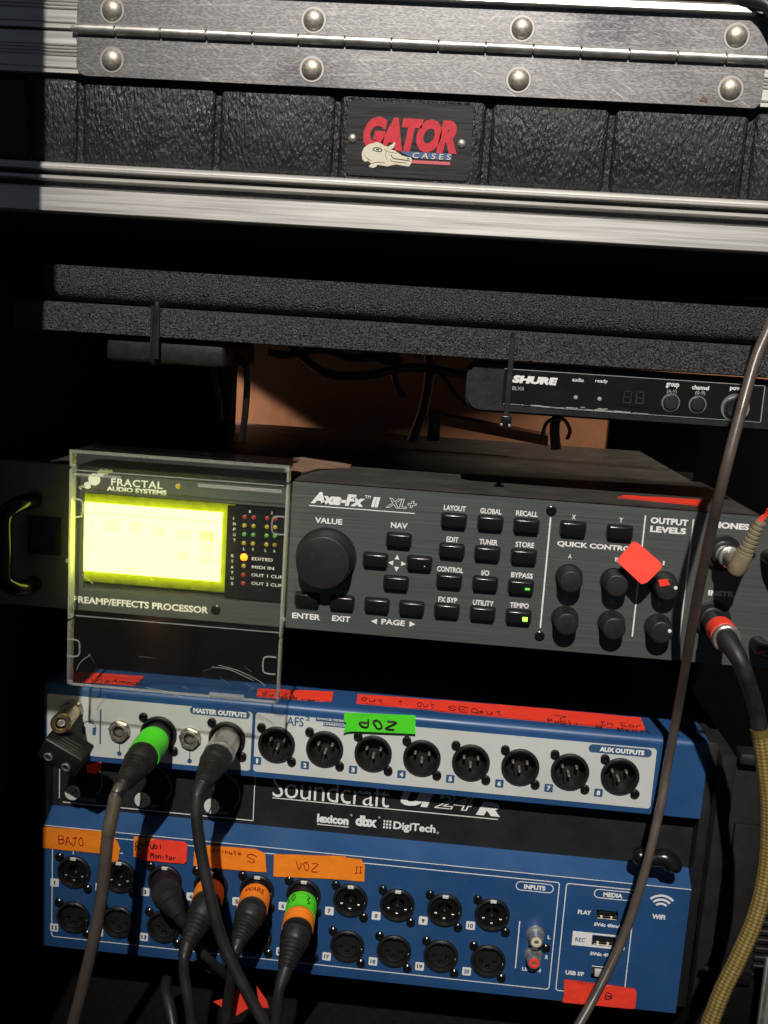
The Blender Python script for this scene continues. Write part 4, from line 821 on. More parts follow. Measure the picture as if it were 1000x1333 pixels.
    for k, (x, z) in enumerate(auxp):
        vs, fs = text_mesh(str(k + 1), .05); b = MB(); b.add([(x - 12.3 + u * (2.2 if k else 1.3), YW - .27, z - 12.5 + v * 3.2) for u, v in vs], fs); b.build('lettering', 'white_ink', t, smooth=False)
    q = P(*C1(342, 256), YW); b = MB()
    b.tube([(q.x + 4.6 * math.cos(math.radians(a)), YW - .1, q.z + 5 * math.sin(math.radians(a)) - .5) for a in range(-30, 211, 20)], .28, 5, 1)
    for s in (-1, 1): b.prism(rr(q.x + s * 3.4 - 1.1, q.x + s * 3.4 + 1.1, q.z - 5, q.z + .5, 1, 4), YW - .2, YW)
    b.build('headphone_mark', 'dark_ink', t)
    # ---- recess strip
    YR = 43.0
    b = MB(); b.box(X0, X1, YR, YR + 2, -156, -110); b.build('recess_panel', 'recess_black', t, smooth=False)
    b = MB()
    lx0, lx1 = P(77, 1040, YR).x, P(330, 1070, YR).x; zl = P(200, 1056, YR).z
    b.box(lx0, lx0 + .5, YR - .2, YR, zl + 3, -112); b.box(lx1 - .5, lx1, YR - .2, YR, zl, -112); b.box(lx0 + 2.5, lx1, YR - .2, YR, zl, zl + .5); b.build('border_line', 'white_ink', t, smooth=False)
    T(t, 'Soundcraft', 355, 507, 1030, 30, YR, 'white_ink', w=-0.006, proud=.2, space=.95)
    T(t, 'Ui', 522, 564, 1038.5, 24, YR, 'white_ink', w=.06, shear=.25, proud=.2); T(t, '24', 566, 617, 1044, 21, YR, 'white_ink', outline=.022, shear=.25, proud=.2); T(t, 'R', 620, 652, 1053, 19, YR, 'white_ink', w=.07, shear=.25, proud=.2)
    b = MB(); qa = P(355, 1037.5, YR); qc = P(648, 1067.5, YR); zz = (qa.z + qc.z) / 2; b.box(qa.x, qc.x, YR - .2, YR, zz - .25, zz + .25)
    qa = P(413, 1072, YR); qc = P(454, 1076, YR); b.box(qa.x, qc.x, YR - .2, YR, qc.z - .6, qc.z - .1)
    q = P(505, 1073, YR)
    for i in range(3):
        for j in range(3): b.box(q.x - 3 + i * 2.0, q.x - 1.8 + i * 2.0, YR - .2, YR, q.z - 3 + j * 2.2, q.z - 1.6 + j * 2.2)
    b.build('printed_line', 'white_ink', t, smooth=False)
    T(t, 'lexicon', 413, 454, 1066.5, 12, YR, w=.05, proud=.2); T(t, 'dbx', 463, 491, 1069, 15, YR, w=.05, proud=.2); T(t, 'DigiTech', 512, 567, 1078, 14, YR, w=.03, proud=.2)
    for px, py in ((457.5, 1061), (494, 1064), (570, 1084)): q = P(px, py, YR); b = MB(); b.prism(circ(q.x, q.z, .8, 10), YR - .2, YR); b.build('registered_mark', 'grey_ink', t, smooth=False)
    for x, y, an in ((278, 505, 35), (545, 533, -110), (811, 557, -110)):
        q = P(*C1(x, y), YR - 12); b = MB(); b.lathe((q.x, YR, q.z), (q.x, 0, q.z), [(0, 6.4), (10, 6.0), (11.6, 5.8), (12, 5.4)], 28); k = b.build('level_knob', 'black_plastic', t)
        b = MB(); b.lathe((q.x, YR - 11, q.z), (q.x, 0, q.z), [(0, 5.3), (1.6, 5.2), (2.0, 4.9), (2.1, .1)], 28); b.build('knob_cap', 'white_panel', k)
        a = math.radians(an); b = MB(); b.tube([(q.x, YR - 13.2, q.z), (q.x + 4.6 * math.cos(a), YR - 13.2, q.z + 4.6 * math.sin(a))], .4, 5, 1); b.build('knob_pointer', 'black_matte', k)
        b = MB(); c = P(*C1(x + 40, y - 45), YR); b.tube([(q.x + 16 * math.cos(math.radians(g)), YR - .1, q.z + 4 + 15 * math.sin(math.radians(g))) for g in range(-40, 70, 12)], .25, 4, 1); b.build('scale_arc', 'grey_ink', t)
    T(t, 'PHONES', 104, 126, 1041, 5, YR, 'grey_ink', proud=.2); T(t, 'LEFT', 195, 206, 1049.5, 4, YR, 'grey_ink', proud=.2); T(t, 'RIGHT', 284, 296, 1058, 4, YR, 'grey_ink', proud=.2)
    # ---- lower front
    zlt, zlb = -159.3, -246.5
    b = MB(); b.extr([(YR - .4, -151.8), (YR + 2, -151.8), (YR + 2, zlt - 2), (Y, zlt - 2.01), (Y, zlt - .3), (Y + .5, zlt)], X0, X1); b.box(X0, X1, Y + .02, Y + 60, zlb - .2, zlb - 2); b.build('shoulder', 'blue_paint', t, ang=20)
    topc = [(96.9, 1133.7), (640.8, 1191)]; a0 = P(*topc[0], Y); a1 = P(*topc[1], Y); rz = (a0.z + a1.z) / 2
    tops = [(a0.x + (a1.x - a0.x) * k / 9, rz) for k in range(10)]
    b0 = P(96.9, 1192, Y); b1 = P(634.5, 1251.5, Y); rz2 = (b0.z + b1.z) / 2
    bots = [(a0.x + (a1.x - a0.x) * k / 9, rz2) for k in range(10)]
    us = [P(*C6m(x, y), Y) for x, y in ((418, 280), (405, 374), (388, 492))]
    rects = [[(u.x - 7, u.z - 2.9), (u.x + 7, u.z - 2.9), (u.x + 7, u.z + 2.9), (u.x - 7, u.z + 2.9)] for u in us[:2]] + [[(us[2].x - 5, us[2].z - 5), (us[2].x + 5, us[2].z - 5), (us[2].x + 5, us[2].z + 5), (us[2].x - 5, us[2].z + 5)]]
    plate('lower_front', [(X0, zlb), (X1, zlb), (X1, zlt - 2), (X0, zlt - 2)], [circ(x, z, 10.6) for x, z in tops + bots] + rects, Y, 2, 'blue_paint', t)
    b = MB(); b.box(X0 + 2, X1 - 2, Y + 16, Y + 18, zlb, -162); b.build('inner_wall', 'black_matte', t, smooth=False)
    # combo and female sockets
    fm = MB(); fm.lathe((0, 0, 0), (0, -9, 0), [(0, 11.6), (1.6, 11.5), (2.2, 10.9), (2.2, 9.9), (.9, 9.5), (-3, 9.4)], 34, cap=False); fem_me = fm.mesh('input_socket', 'black_plastic')
    dm = MB(); dm.lathe((0, 0, 0), (0, -9, 0), [(0, 9.4), (.3, 9.0), (.3, 4.9), (-.2, 4.5), (-7, 4.3), (-7.1, .1)], 30, cap=False); disc_me = dm.mesh('combo_insert', 'black_gloss')
    d2 = MB(); d2.lathe((0, 0, 0), (0, -9, 0), [(0, 9.4), (.6, 8.6), (.8, 7.9), (.2, 7.6), (.3, .1)], 30, cap=False); d2_me = d2.mesh('xlr_insert', 'black_plastic')
    hm2 = MB(); hm2.lathe((0, 0, 0), (0, -1, 0), [(0, 1.7), (.18, 1.65), (.2, 1.15), (.05, 1.0), (.05, .1)], 12, cap=False); hole_me = hm2.mesh('pin_hole', 'black_gloss')
    gm = MB(); gm.box(-.9, .9, -.5, .2, -.45, .45, .15, 1); gl_me = gm.mesh('contact', 'nickel')
    lm = MB(); lm.box(-2.0, 2.0, -1.2, .4, -1.0, 1.0, .3, 1); lat_me = lm.mesh('latch', 'white_panel')
    lm2 = MB(); lm2.box(-1.8, 1.8, -1.0, .4, -.8, .8, .3, 1); lat2_me = lm2.mesh('latch', 'recess_black')
    im = MB(); im.box(-.3, .3, -.5, .3, -3.2, 3.2, .15, 1); slit_me = im.mesh('spring_slit', 'nickel')
    for row, (lst, combo) in enumerate(((tops, True), (bots, False))):
        for x, z in lst:
            s = link('input_socket', fem_me, t, (x, Y, z)); link('socket_insert', disc_me if combo else d2_me, s, (x, Y + (.6 if combo else 1.2), z))
            for dx, dz in ((-5.6, -3.2), (5.6, -3.2), (0, -6.4)) if combo else ((-4.5, -1.4), (4.5, -1.4), (0, -4.6)):
                link('pin_hole', hole_me, s, (x + dx, Y + (.2 if combo else .8), z + dz)); 
                if combo: link('contact', gl_me, s, (x + dx, Y + .1, z + dz))
            link('latch', lat_me if combo else lat2_me, s, (x, Y - 1.9, z + 10.3)); link('spring_slit', slit_me, s, (x + 9.6, Y - 1.2, z - 3.6))
            for dx, dz in ((-10.2, 10.0), (9.6, -11.2)): link('screw', scr_me, s, (x + dx, Y, z + dz))
    YP = Y - .02
    b = MB()
    for lst in (tops, bots):
        for x, z in lst: b.prism(rr(x - 16.4, x - 10.6, z - 12.4, z - 6.6, .8, 3), YP - .15, YP)
    def frame(xa, xb, z0_, z1_, wd=.32, r=2):
        o = rr(xa, xb, z0_, z1_, r, 4); i = rr(xa + wd * 2, xb - wd * 2, z0_ + wd * 2, z1_ - wd * 2, r - .4, 4); n = len(o)
        b.add([(x, YP - .12, z) for x, z in o] + [(x, YP - .12, z) for x, z in i], [(k, (k + 1) % n, (k + 1) % n + n, k + n) for k in range(n)])
    fz0, fz1 = P(67, 1218, Y).z - .4, P(727, 1148, Y).z
    frame(P(67, 1200, Y).x, P(724, 1200, Y).x, fz0 - .2, fz1)
    frame(P(732, 1200, Y).x, P(824, 1200, Y).x, fz0 - .2, fz1)
    c = P(*C6m(156, 180), Y); frame(c.x - 12.3, c.x + 12.3, c.z - 3.2, c.z + 3.2, .28, 3.1); c2 = P(*C6m(441, 208), Y); frame(c2.x - 12.6, c2.x + 12.6, c2.z - 3.2, c2.z + 3.2, .28, 3.1)
    q = P(*C6m(94, 388), Y); b.box(q.x - .35, q.x + .35, YP - .12, YP, q.z - 17, q.z + 17)
    q = P(*C6m(370, 371), Y); b.box(q.x - 14, us[1].x - 7.6, YP - .12, YP, us[1].z - 5.2, us[1].z + 4.8); b.box(us[1].x - 7.6, us[1].x + 14, YP - .12, YP, us[1].z + 3.6, us[1].z + 4.8); b.box(us[1].x - 7.6, us[1].x + 14, YP - .12, YP, us[1].z - 5.2, us[1].z - 3.6); b.box(us[1].x + 7.6, us[1].x + 14, YP - .12, YP, us[1].z - 3.6, us[1].z + 3.6)
    q = P(92.5, 1108, Y)
    for x, z in tops[:2]: b.box(x - 1.2, x - .6, YP - .12, YP, z + 12.5, z + 17); b.box(x - 1.2, x + 2, YP - .12, YP, z + 16.4, z + 17)
    b.box(X0, X1, Y - .25, Y + .2, zlt - .95, zlt - .55)
    # wifi mark
    q = P(*C6m(612, 258), Y)
    for r in (4.6, 7.4, 10.2):
        n = 12; o = [(q.x + (r + .75) * math.cos(math.radians(45 + 90 * k / n)), q.z - 1 + (r + .75) * math.sin(math.radians(45 + 90 * k / n))) for k in range(n + 1)]; i = [(q.x + (r - .75) * math.cos(math.radians(45 + 90 * k / n)), q.z - 1 + (r - .75) * math.sin(math.radians(45 + 90 * k / n))) for k in range(n + 1)]
        b.add([(x, YP - .12, z) for x, z in o + i], [(k + 1, k, k + n + 1, k + n + 2) for k in range(n)])
    b.build('printed_marks', 'white_ink', t, smooth=False)
    for k, (x, z) in enumerate(tops + bots):
        s = str(k + 1); vs, fs = text_mesh(s, .04); b = MB(); b.add([(x - 13.5 + u * (0.9 if k == 0 else 2.0 if k < 9 else 3.4), YP - .3, z - 9.5 + v * 3.0) for u, v in vs], fs); b.build('lettering', 'dark_ink' if k % 2 else 'black_matte', t, smooth=False)
    def t6(s, xa, xb, y, h, **k): T(t, s, C6m(xa, 0)[0], C6m(xb, 0)[0], C6m(0, y)[1], h / 2.778, YP, proud=.15, **k)
    t6('INPUTS', 117, 195, 181, 18, w=.05); t6('MEDIA', 404, 474, 209, 18, w=.05); t6('PLAY', 312, 361, 271, 17, w=.05); t6('5Vdc 40mA', 370, 470, 318, 14, w=.05); T(t, 'REC', C6m(303, 0)[0], C6m(339, 0)[0], C6m(0, 370)[1], 6, YP - .12, 'dark_ink', proud=.15, w=.02)
    t6('5Vdc 40mA', 356, 456, 424, 14, w=.05); t6('USB I/F', 267, 334, 491, 17, w=.05); t6('WiFi', 580, 628, 287, 19, w=.05); t6('LINE IN', 110, 178, 478, 14, w=.05); t6('L', 203, 213, 361, 15, w=.05); t6('R', 194, 205, 433, 15, w=.05)
    # usb ports
    for u in us[:2]:
        b = MB(); b.extr([(Y + .4, u.z - 2.9), (Y + 9, u.z - 2.9), (Y + 9, u.z + 2.9), (Y + .4, u.z + 2.9), (Y + .4, u.z + 3.5), (Y + 10, u.z + 3.5), (Y + 10, u.z - 3.5), (Y + .4, u.z - 3.5)], u.x - 7, u.x + 7); us_ = b.build('usb_port', 'nickel', t)
        b = MB(); b.box(u.x - 6, u.x + 6, Y + 1, Y + 8, u.z - .4, u.z + 1.6); b.build('tongue', 'black_plastic', us_)
        b = MB(); b.box(u.x - 6.2, u.x + 6.2, Y - .5, Y + .5, u.z - 3.2, u.z - 2.6, .1, 1)
        for dx in (-3.5, 3): b.box(u.x + dx - .9, u.x + dx + .9, Y + .6, Y + 3, u.z - 2.6, u.z - 1.4, .2, 1)
        b.build('contact', 'nickel', us_)
    u = us[2]; b = MB(); b.box(u.x - 4.9, u.x + 4.9, Y + 7, Y + 9, u.z - 4.9, u.z + 4.9); b.box(u.x - 5, u.x + 5, Y - .3, Y + 3, u.z + 4.5, u.z + 5, .1, 1); up = b.build('usb_port', 'nickel', t)
    b = MB(); b.box(u.x - 2.6, u.x + 2.6, Y + .5, Y + 7, u.z - 3, u.z + 2, .5); b.build('tongue', 'white_panel', up)
    # phono sockets
    for (x, y), m in (((160, 372), 'cream'), ((152, 447), 'tape_red')):
        q = P(*C6m(x, y), Y - 8); qb = P(*C6m(x - 1, y - 28), Y)
        z = qb.z - 1.0; x_ = qb.x; b = MB(); b.lathe((x_, Y, z), (x_, 0, z), [(0, 6.0), (1.2, 5.9), (1.6, 4.6), (9.0, 4.4), (9.4, 4.1), (9.4, 3.0)], 24); ph = b.build('phono_socket', 'chrome', t)
        b = MB(); b.lathe((x_, Y - 8, z), (x_, 0, z), [(0, 3.4), (1.7, 3.3), (1.8, 1.6), (.8, 1.4), (.8, .1)], 20); b.build('insulator', m, ph)
    q = P(*C6m(196, 398), Y); link('screw', scr_me, t, (q.x, Y, q.z))
    # little screws on the top cover
    for px, py in ((486, 897), (914, 953)):
        q = PZ(px, py, MIXZ); b = MB(); b.lathe((q.x, q.y, MIXZ - .1), (q.x, q.y, 0), [(0, 2.6), (.5, 2.4), (.9, 1.4), (.5, .9), (.4, .1)], 14); b.build('screw', 'black_gloss', t)
    return auxp, tops, bots, (mL, mR, j1, jh)
AUX, TOPS, BOTS, MST = mixer()
# ================================================================== tape labels
def top_tape(name, label, px, m='tape_red', group=None, text=()):
    t = strip(name, label, 'tape', [PZ(x, y, MIXZ) for x, y in px], (0, 0, 1), .25, m, group)
    for s, x, y, wd, h in text:
        o = PZ(x, y, MIXZ + .3); write(t, s, o, (1, 0, 0), (0, 1, 0), (0, 0, 1), wd, h * .8, r=.2)
    return t
G = 'tape labels stuck on the mixer'
top_tape('tape_label', 'red tape label on the mixer top beneath the clear cover left corner', [(86, 888), (102, 875), (188, 881), (176, 893), (84, 886)], group=G, text=(('Eine', 104, 886.5, 20, 8), ('Amador', 145, 889, 26, 7)))
top_tape('tape_label', 'short red tape label on the mixer top at the cover right corner', [(334, 907), (336, 897), (434, 901), (432, 913), (420, 913.5)], group=G, text=(('Guita', 340, 906, 22, 9), ('t', 372, 902, 6, 8), ('baiu', 366, 910, 22, 6)))
top_tape('tape_label', 'red tape label reading SEQ on the mixer top behind the green label', [(464, 916), (466, 904), (570, 912), (568, 925)], group=G, text=(('Outz', 470, 913, 20, 8), ('1. Out', 518, 918, 24, 10)))
top_tape('tape_label', 'longest red tape label on the mixer top behind sockets five to eight', [(567, 926), (569, 911.8), (700, 922), (834, 935), (840, 950), (836, 952)], group=G, text=(('SEQ', 583, 926, 20, 11), ('eut', 622, 929, 16, 9), ('7', 722, 936, 7, 6), ('Public', 714, 941, 24, 8), ('In Ear', 782, 944, 26, 7), ('R. Monit', 778, 949.5, 34, 7)))
def front_tape(label, px, Yf, m, cat='tape', seed=1, text=(), pen='marker', th=.3, group=G):
    t = strip('tape_label', label, cat, [P(x, y, Yf) for x, y in px], (0, -1, 0), th, m, group)
    for s, x, y, wd, h, fl in text:
        o = P(x, y, Yf - th); write(t, s, o, (-1 if fl else 1, 0, 0), (0, 0, -1 if fl else 1), (0, -1, 0), wd, h, r=.62 if s == 'dOZ' else .3, m=pen)
    return t
yw = YM0 - 2.9
front_tape('bright green tape label with thick black letters on the white panel', [(447, 954), (451, 941), (448, 938), (448.5, 927), (541, 931), (540.5, 940), (539, 943), (541, 955), (460, 951.5), (449, 953)], yw, 'tape_green', text=(('dOZ', 468, 945, 23, 5.2, False),), th=.4)
yl = YM0 - .5
front_tape('orange tape label reading BAJO over the first input socket', [C4(*p) for p in ((165, 135), (388, 152), (445, 165), (385, 170), (383, 237), (165, 216))], yl, 'tape_orange', text=(('BAJO', *C4(226, 199), 17, 5.6, False),), pen='marker_red')
front_tape('torn orange tape scrap behind the left cable over the second input', [C4(*p) for p in ((385, 150), (436, 172), (452, 195), (462, 218), (458, 232), (452, 272), (383, 262))], yl - .4, 'tape_orange')
front_tape('orange tape label partly covered by the red label over the third input', [C4(*p) for p in ((513, 172), (600, 182), (598, 258), (513, 250))], yl, 'tape_orange', text=(('R', *C4(522, 225), 5, 6, False),))
front_tape('small red tape label with rounded corners over the third input', [C4(*p) for p in ((538, 262), (542, 230), (570, 192), (600, 182), (708, 193), (718, 203), (716, 265), (706, 277))], yl - .5, 'tape_red', text=(('Publ', *C4(560, 215), 11, 4, False), ('Monitor', *C4(578, 252), 17, 3.5, False)))
front_tape('orange tape label marked with a letter S above the orange plugs', [C4(*p) for p in ((742, 282), (744, 232), (752, 203), (980, 220), (1016, 238), (1021, 309), (900, 300), (755, 286))], yl, 'tape_orange', text=(('trinuta', *C4(815, 232), 19, 3.2, False), ('S', *C4(948, 272), 5.5, 6, False)), pen='marker_red')
front_tape('wide orange tape label reading VOZ above the green taped plug', [C5(*p) for p in ((77, 290), (340, 298), (345, 303), (403, 310), (408, 322), (415, 332), (412, 392), (290, 382), (75, 373))], yl, 'tape_orange', text=(('VOZ', *C5(156, 345), 15, 5.5, False), ('II', *C5(378, 358), 4.5, 4.5, False)), pen='marker_red')
front_tape('red tape label below the square port at the mixer lower right', [C6m(*p) for p in ((262, 513), (400, 530), (515, 546), (524, 556), (520, 612), (514, 620), (255, 595), (262, 570))], YM0 - .6, 'tape_red', text=(('B', *C6m(412, 582), 4.2, 4.2, False),))
# ================================================================== plugs and cables
def xlr_plug(label, sock, Ysock, body, cable, r=9.2, shell='black_plastic', boot='rubber', cab='cable_black', bands=(), rc=3.4, group='XLR cables plugged into the mixer', cabr=None):
    """plug from the socket centre through the body points to the cable points (all mm)"""
    p0 = Vector(sock); p1, p2, p3 = [Vector(q) for q in body]
    t = thing('xlr_cable', label, 'audio cable', p0, group)
    d = (p1 - p0).normalized(); L1 = (p1 - p0).length
    b = MB(); b.lathe(p0, p1, [(-2, r - .6), (0, r - .2), (3, r), (L1 * .7, r), (L1 * .72, r + .5), (L1, r + .5), (L1 + .4, r - .6)], 32); sh = b.build('shell', shell, t)
    b = MB(); n = 14; pts = [p1 + (p2 - p1) * (k / n) for k in range(n + 1)]
    L2 = (p2 - p1).length; prof = [(0, r + .2), (L2 * .25, r + .3), (L2 * .3, r - .3)]
    for k in range(7): h = L2 * (.32 + .68 * k / 7); rr_ = r - .5 - (r - 5.4) * k / 7; prof += [(h, rr_), (h + L2 * .045, rr_), (h + L2 * .05, rr_ - .5), (h + L2 * .09, rr_ - .5)]
    prof += [(L2, 4.9)]; b.lathe(p1, p2, prof, 28)
    b.tube([p2 - (p2 - p1).normalized() * 1, p2.lerp(p3, .5), p3], [4.8, 4.2, rc + .5], 16, 5); b.build('boot', boot, t)
    b = MB(); b.box(-1, 1, -1, 1, -1, 1)
    b = MB(); b.tube([p2, p3] + [Vector(q) for q in cable], cabr or rc, 16, 8); b.build('cord', cab, t)
    for a, c, m, over in bands:
        b = MB(); q0 = p0 + d * (L1 * a); n = 4; l = L1 * (c - a); b.lathe(q0, p1, [(0, r + .1), (.1, r + over), (l * .3, r + over + .25), (l * .33, r + over), (l * .65, r + over + .3), (l * .7, r + over + .05), (l, r + over + .15), (l + .1, r)], 32, cap=False); b.build('tape_band', m, sh)
    return t, sh, p0, p1, d
mL, mR, j1, jh = MST
t, sh, p0, p1, d = xlr_plug('microphone cable with bright green tape round its plug in the left master output', (mL.x, 28, mL.z), 30, (P(186, 985, -5), P(160, 1021, -32), P(151, 1036, -38)), [P(141, 1085, -44), P(132, 1170, -48), P(116, 1250, -52), P(92, 1345, -58)], boot='rubber', cab='cable_brown', bands=((.30, .98, 'tape_green', .9),), rc=3.7)
b = MB(); b.tube([P(151, 1036, -38), P(143, 1075, -43.3), P(141, 1086, -44)], 4.05, 14, 6); b.build('lit_sleeve', 'cable_lit_olive', t)  # olive colour paints the screen's yellow light on the upper cable
t, sh, p0, p1, d = xlr_plug('microphone cable with bare silver plug in the right master output', (mR.x, 28, mR.z), 30, (P(284, 985, 0), P(263, 1022, -28), P(257, 1035, -33)), [P(257, 1075, -38), P(268, 1140, -44), P(288, 1220, -50), P(318, 1285, -56), P(352, 1345, -60)], shell='nickel', boot='rubber', bands=(), rc=3.5)
b = MB(); q = p0.lerp(p1, .55) + Vector((0, -6, 8)); b.box(q.x - 2, q.x + 2, q.y - 1.5, q.y + 7, q.z - 3, q.z + 1.5, .6); b.build('release_tab', 'nickel', sh)
S3 = TOPS[2]
def lower(label, k, body, cable, **kw):
    s = TOPS[k]; return xlr_plug(label, (s[0], 29, s[1] - .5), 30, body, cable, **kw)
lower('black microphone plug lying in shadow in the third input under the red label', 2, (P(217, 1164, 8), P(233, 1191, 2), P(244, 1207, 2)), [P(256, 1232, -4), P(282, 1258, 2), P(300, 1275, 14)], shell='black_matte', boot='black_matte', rc=2.8)
lower('microphone cable with plain orange tape round its plug left of the marked one', 3, (P(268, 1180, 2), P(243, 1232, -22), P(240, 1246, -27)), [P(240, 1270, -30), P(245, 1300, -34), P(252, 1345, -38)], bands=((.28, .9, 'tape_orange', .6),), shell='black_plastic')
t, sh, p0, p1, d = lower('microphone cable with orange band reading WARE round its plug', 4, (P(328, 1186, 4), P(310, 1226, -16), P(306, 1240, -20)), [P(302, 1268, -16), P(297, 1300, -12), P(292, 1345, -10)], bands=((.3, .97, 'tape_orange', .6),))
cx = p0.lerp(p1, .62); vs, fs = text_mesh('WARE', .02); U = Vector((1, 0, 0)); Vv = -d
b = MB(); b.add([cx + Vector((math.sin(u * 1.35) * 10.25, 0, 0)) + Vv.normalized() * 0 + (-d * (v * 6)) + d.cross(Vector((1, 0, 0))).normalized() * (-math.cos(u * 1.35) * 10.25) * (1 if d.cross(Vector((1, 0, 0))).z < 0 else -1) for u, v in vs], fs); b.build('lettering', 'marker_red', sh, smooth=False)
t, sh, p0, p1, d = lower('microphone cable with green and orange tape bands round its plug', 5, (P(387, 1212, -4), P(372, 1262, -26), P(366, 1280, -31)), [P(362, 1300, -34), P(358, 1345, -38)], bands=((.22, .62, 'tape_green', .7), (.66, .96, 'tape_orange', .7)))
b = MB()
def arc(u0, pts):
    out = []
    nrm = d.cross(Vector((1, 0, 0))).normalized(); nrm = nrm if nrm.z > 0 else -nrm
    for u, v in pts: th = u0 + u; out.append(p0 + d * ((p1 - p0).length * v) + Vector((math.sin(th) * 10.35, 0, 0)) + nrm * (math.cos(th) * 10.35))
    return out
b.tube(arc(-.5, ((0, .3), (-.15, .4), (0, .5), (.1, .4), (0, .3))), .3, 5, 3); b.tube(arc(.35, ((0, .32), (.2, .36), (.05, .44), (.25, .5), (.1, .55))), .3, 5, 3); b.tube(arc(-.95, ((0, .35), (.1, .5))), .3, 5, 3); b.build('handwriting', 'marker', sh)
# adapters on the headphone output
t = thing('jack_adapter', 'brass headphone adapter plugged into the far left of the white panel', 'adapter', (jh.x, 28, jh.z))
q = P(79.5, 941.5, -12); b = MB(); L = (q - Vector((jh.x, 30, jh.z))).length
b.lathe((jh.x, 28, jh.z), q, [(0, 5.4), (6, 5.4), (6.5, 5.9), (L - 4, 6.3), (L - 1.5, 6.3), (L - .6, 5.6), (L - .6, 3.8), (L - 2.2, 3.4)], 28, cap=False); b.build('barrel', 'brass', t)
b = MB(); dd = (q - Vector((jh.x, 30, jh.z))).normalized(); b.lathe(q - dd * 3, q + dd * 5, [(0, 3.6), (2.4, 2.2), (1.6, 1.4), (1.6, .1)], 18, cap=False); b.build('socket', 'chrome', t)
t = thing('headphone_splitter', 'black block shaped headphone splitter with two sockets left of the mixer', 'splitter', P(80, 980, -5))
c0 = P(86, 977, -8); ang = math.radians(-32); bm_ = MB(); bm_.box(-13.5, 13.5, -8, 8, -8.5, 8.5, 1.4, 3)
rot = Matrix.Rotation(math.radians(-27), 3, 'Y') .inverted() @ Matrix.Rotation(math.radians(28), 3, 'X')
rot = Matrix.Rotation(math.radians(27), 3, 'Y') @ Matrix.Rotation(math.radians(18), 3, 'X')
bm_.v = [tuple(rot @ Vector(v) + c0) for v in bm_.v]; bm_.build('body', 'black_plastic', t)
for dx in (-6.5, 6.0):
    a = rot @ Vector((dx, -8, -3.5)) + c0; e = rot @ Vector((dx, -12, -3.5)) + c0
    b = MB(); b.lathe(a, e, [(-.5, 3.2), (.5, 3.1), (.9, 2.6), (.9, 2.0), (-.3, 1.8)], 20, cap=False); b.build('socket_ring', 'chrome', t); b = MB(); b.lathe(a, e, [(0, 2.1), (.1, .1)], 14); b.build('socket_hole', 'black_matte', t)
b = MB()
for k in range(4):
    a = rot @ Vector((-6, -6 + k * 2.4, 8.5)) + c0; e = rot @ Vector((7, -6 + k * 2.4, 8.5)) + c0; b.tube([a, e], .35, 5, 1)
b.build('moulded_rib', 'black_plastic', t)
t = thing('red_tape', 'red tape scrap hanging behind the splitter and green taped plug', 'tape', P(122, 1000, 25)); b = MB(); pts = [P(x, y, 24) for x, y in ((112, 996), (132, 992), (131, 1003), (124, 1008), (114, 1006))]; b.add(pts + [p + Vector((0, .4, 0)) for p in pts], [(0, 1, 2, 3, 4), (9, 8, 7, 6, 5)] + [(i, i + 5, (i + 1) % 5 + 5, (i + 1) % 5) for i in range(5)]); b.build('strip', 'tape_red', t, smooth=False)
# plugs on the processor
hp = P(660 + 845 / 2.941, 620 + 300 / 2.941); hi = P(660 + 815 / 2.941, 620 + 560 / 2.941)
t = thing('headphone_plug', 'dirty beige right angled plug with frayed red end in the headphone socket', 'audio plug', (hp.x - 3, 0, hp.z + 1))
e1 = P(962, 733, -32); b = MB(); a = Vector((hp.x - 3, -4, hp.z + 1)); L = (e1 - a).length
b.lathe(a, e1, [(0, 4.2), (8, 4.2), (8.2, 6.2), (12, 6.2), (12.5, 5.4)], 26); b.build('collar', 'chrome', t)
b = MB(); m1 = a.lerp(e1, .45); b.tube([m1, a.lerp(e1, .85), e1 + Vector((2, -1, 1))], [4.6, 5.2, 5.0], 20, 5); top = P(992, 676, -38)
b.lathe(a.lerp(e1, .97) + Vector((0, 0, -2)), top, [(-5, 2.5), (-4, 4.2), (-1, 5.2), (3, 5.2), (8, 4.7)] + [(8 + k * 2.6 + s, 4.5 - k * .2 - dr) for k in range(8) for s, dr in ((.2, 0), (1.6, 0), (1.8, .5), (2.4, .5))], 24); b.build('elbow', 'beige_rubber', t)
b = MB()
for k in range(5):
    o = Vector((random.uniform(-1, 1), random.uniform(-1, 1), 0)); b.tube([top + o - Vector((2, 0, 4)), top + o + Vector((1, 0, 2)), P(1000 + k * 2, 662 + k * 3, -40) + o], .5, 5, 4)
b.build('frayed_wire', 'tape_red', t)
b = MB(); b.tube([top - Vector((2, 0, 3)), top + Vector((3, 0, 3)), P(1012, 655, -40)], 1.1, 8, 4); b.build('inner_wire', 'beige_rubber', t)
t = thing('instrument_cable', 'instrument cable with red tape on its plug turning into yellow braid', 'audio cable', (hi.x - 5, 0, hi.z + 2))
a = Vector((hi.x - 5, -4, hi.z + 2)); e = P(947, 833, -42); L = (e - a).length; e2 = P(958, 846, -50)
b = MB(); b.lathe(a, e, [(-1, 4.5), (4, 4.6), (4.2, 6.8), (L * .35, 7.0), (L * .82, 7.2), (L * .86, 6.6)], 28); sh = b.build('shell', 'black_plastic', t)
b = MB(); b.lathe(a.lerp(e, .48), e, [(0, 7.0), (.1, 7.7), (L * .36, 7.7), (L * .37, 7.0)], 28, cap=False); b.build('tape_band', 'tape_red', sh)
b = MB(); b.lathe(a.lerp(e, .86), e, [(0, 6.6), (1, 7.6), (5, 7.7), (5.5, 7.0)], 28); b.build('collar', 'nickel', sh)
